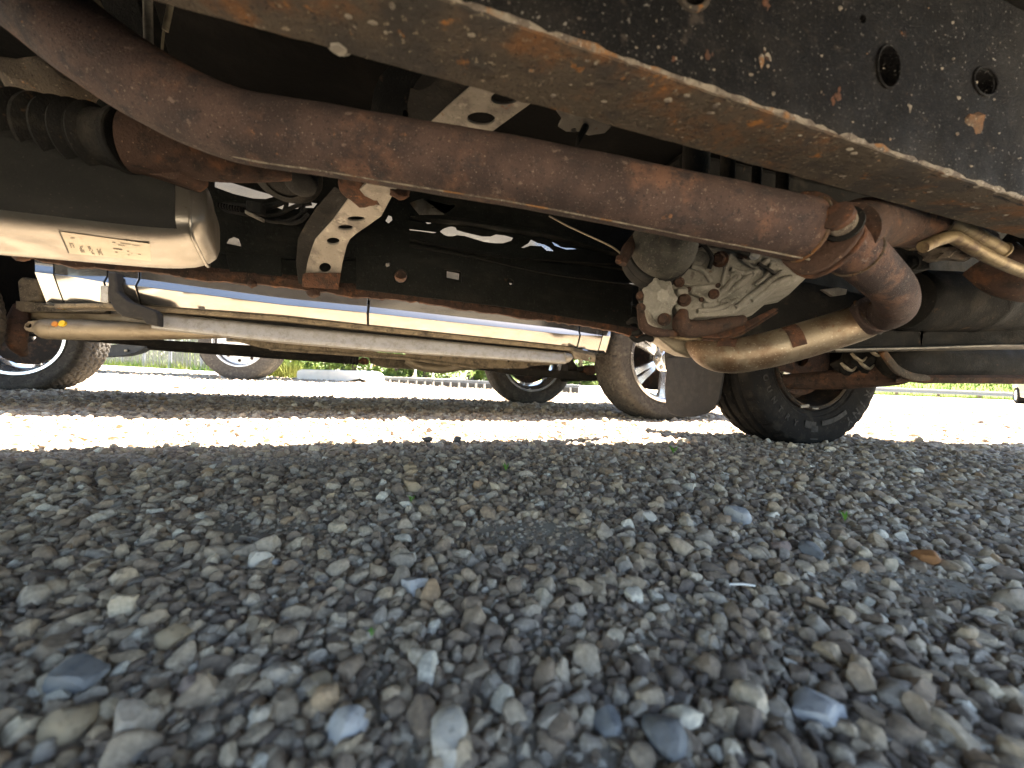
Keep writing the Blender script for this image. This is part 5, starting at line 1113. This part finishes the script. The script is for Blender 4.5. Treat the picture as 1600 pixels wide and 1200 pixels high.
# parked car at the right edge: its far wheel is what shows
cxr = 785 / F * 16.0
pc = thing('parked_car', 'pinkish grey car at the right edge of the yard, only its tyre showing', 'car', (cxr + .85, 14.2, 0))
CRM = Matrix.Translation((cxr, 15.97, 0)) @ Matrix.Rotation(-R(41.3), 4, 'Z') @ Matrix.Translation((-cxr, -15.97, 0))
def car_side(x): return [Vector((x, 16.55 - y, z)) for y, z in ((.02, .66), (.0, .78), (.1, .92), (.9, .98), (1.5, 1.40), (3.0, 1.42), (3.7, 1.02), (4.2, .94), (4.3, .5), (4.2, .28), (3.75, .26), (3.6, .55), (3.3, .68), (3.0, .55), (2.86, .24), (1.2, .24), (1.02, .55), (.62, .72), (.25, .66))]
bm = bmesh.new(); prism(bm, car_side(cxr), Vector((1.7, 0, 0))); bm.transform(CRM); obj('body', bm, 'car_paint', pc, bevel=.05, seg=3)
bm = bmesh.new(); prism(bm, [Vector((cxr - .006, 16.55 - y, z)) for y, z in ((1.05, 1.0), (1.56, 1.34), (2.1, 1.36), (2.1, 1.0))], Vector((.01, 0, 0))); bm.transform(CRM); obj('side_window', bm, 'glass_dark', pc, smooth=False)
bm = bmesh.new(); prism(bm, [Vector((cxr - .006, 16.55 - y, z)) for y, z in ((2.18, 1.0), (2.18, 1.36), (2.95, 1.37), (3.5, 1.04))], Vector((.01, 0, 0))); bm.transform(CRM); obj('side_window', bm, 'glass_dark', pc, smooth=False)
for yy in (15.97, 13.25):
    for xx, rz_ in ((cxr + .02, -R(82)), (cxr + 1.66, R(90))):
        wo = wheel_empty(pc, CRM @ Vector((xx, yy, .335)), rz=rz_ - R(41.3) - (R(8) if xx < cxr + 1 else 0))
        bm = bmesh.new(); rev(bm, [(.20, .1), (.21, -.02), (.29, -.03), (.325, -.01), (.335, .03), (.335, .20), (.3, .23), (.2, .2)], 36); obj('tyre', bm, 'rubber', wo, local=True)
        bm = bmesh.new(); rev(bm, [(.001, -.015), (.06, -.02), (.19, .0), (.205, -.015), (.205, .05), (.001, .05)], 30); obj('rim', bm, 'alloy', wo, local=True)

# ------------------------------------------------------------------ single stones and small finds that stand out
def stone(px, py, wpx, m, label, seed, zf=.30, name='stone'):
    c = G(px, py); k = (c - EYE).dot(fw) / F; r = wpx * k / 2 / 1.05
    bm = stone_mesh(seed, 3)
    a = random.Random(seed).random() * 6.28
    for v in bm.verts: v.co = Vector((v.co.x * math.cos(a) - v.co.y * math.sin(a), v.co.x * math.sin(a) + v.co.y * math.cos(a), v.co.z)) * r + c + ZD * (r * zf + ground_z(c.x, c.y))
    tag(rebase(obj(name, bm, m, ang=33)), label, 'stone', 'single stones that stand out of the gravel')
stone(405, 885, 40, 'stone_white', 'knobbly cream stone standing up alone on the dark sandy gravel', 101, .7)
stone(428, 884, 18, 'stone_pale_blue', 'small pale chip leaning on the knobbly cream stone', 102, .6)
stone(646, 922, 50, 'stone_pale_blue', 'flat pale blue grey stone right of the cream stone', 103, .45)
stone(1447, 884, 42, 'stone_orange', 'rounded orange brown stone at the right, below the truck wheel', 104, .6)
stone(1012, 820, 30, 'stone_white', 'small cream egg shaped stone in the mid gravel', 105, .7)
stone(1266, 874, 38, 'stone_slate', 'blue grey stone left of the orange brown stone', 106, .6)
stone(1220, 868, 32, 'stone_pink', 'rounded pinkish stone left of the blue grey stone', 107, .6)
stone(540, 1146, 70, 'stone_pale_blue', 'large pale blue stone near the bottom edge', 108, .5)
stone(702, 1166, 80, 'stone_white', 'largest whitish stone at the bottom edge', 109, .5)
stone(1274, 1126, 78, 'stone_pale_blue', 'long flat pale blue grey stone at the lower right', 110, .4)
stone(106, 1142, 70, 'stone_tan', 'tan rounded stone at the lower left corner', 111, .5)
stone(275, 1002, 55, 'stone_tan', 'brown tan stone left of centre', 112, .45)
stone(500, 1078, 48, 'stone_tan', 'cream tan stone above the large pale blue stone', 113, .6)
stone(120, 1070, 95, 'stone_slate', 'long slate blue stone at the left', 114, .4)
stone(303, 1082, 52, 'stone_pink', 'rounded pinkish grey stone left of the cream tan stone', 115, .5)
stone(1150, 820, 44, 'stone_pale_blue', 'flat pale stone beside the thin white straw patch', 116, .5)
stone(1035, 1168, 72, 'stone_slate', 'angular slate stone at the bottom right of centre', 117, .5)
stone(950, 1140, 48, 'stone_slate', 'dark blue grey rounded stone near the bottom', 118, .5)
stone(643, 772, 32, 'stone_tan', 'tan stone on the far edge of the shade', 119, .8)
stone(668, 694, 17, 'stone_dark', 'dark stone on the shadow line, left of the pair', 120, .9)
stone(714, 694, 16, 'stone_dark', 'dark stone on the shadow line, right of the pair', 121, .9)
stone(640, 742, 20, 'stone_tan', 'small ochre stone behind the tan stone', 122, .8)
c = G(1158, 938); bm = bmesh.new(); tube(bm, [c + Vector((-.0125, .002, .016)), c + Vector((0, 0, .0175)), c + Vector((.0135, -.001, .017))], .0011, 8, 3)
tag(rebase(obj('twig', bm, 'sign_white')), 'thin pale twig lying across the gravel', 'twig')
def sprout(px, py, h, label):
    c = G(px, py) + ZD * .008; bm = bmesh.new()
    for k in range(5):
        t = k * 1.3 + random.random(); d = Vector((math.cos(t), math.sin(t), 0)); s = d.cross(ZD) * h * .10
        a = [c, c + d * h * .25 + ZD * h * .6 + s, c + d * h * .5 + ZD * h * random.uniform(.7, 1), c + d * h * .25 + ZD * h * .6 - s]
        bm.faces.new([bm.verts.new(q_) for q_ in a])
    tag(rebase(obj('weed_sprout', bm, 'sprout', smooth=False, recalc=False)), label, 'weed', 'green sprouts in the gravel')
sprout(1052, 713, .03, 'tiny green sprout at the shadow line left of the truck wheel'); sprout(1320, 822, .02, 'single green blade sticking up below the truck wheel'); sprout(790, 741, .022, 'green sprout at the far edge of the shade'); sprout(642, 792, .014, 'tiny green sprout in front of the tan stone'); sprout(580, 1010, .008, 'tiny green sprout in the near gravel')
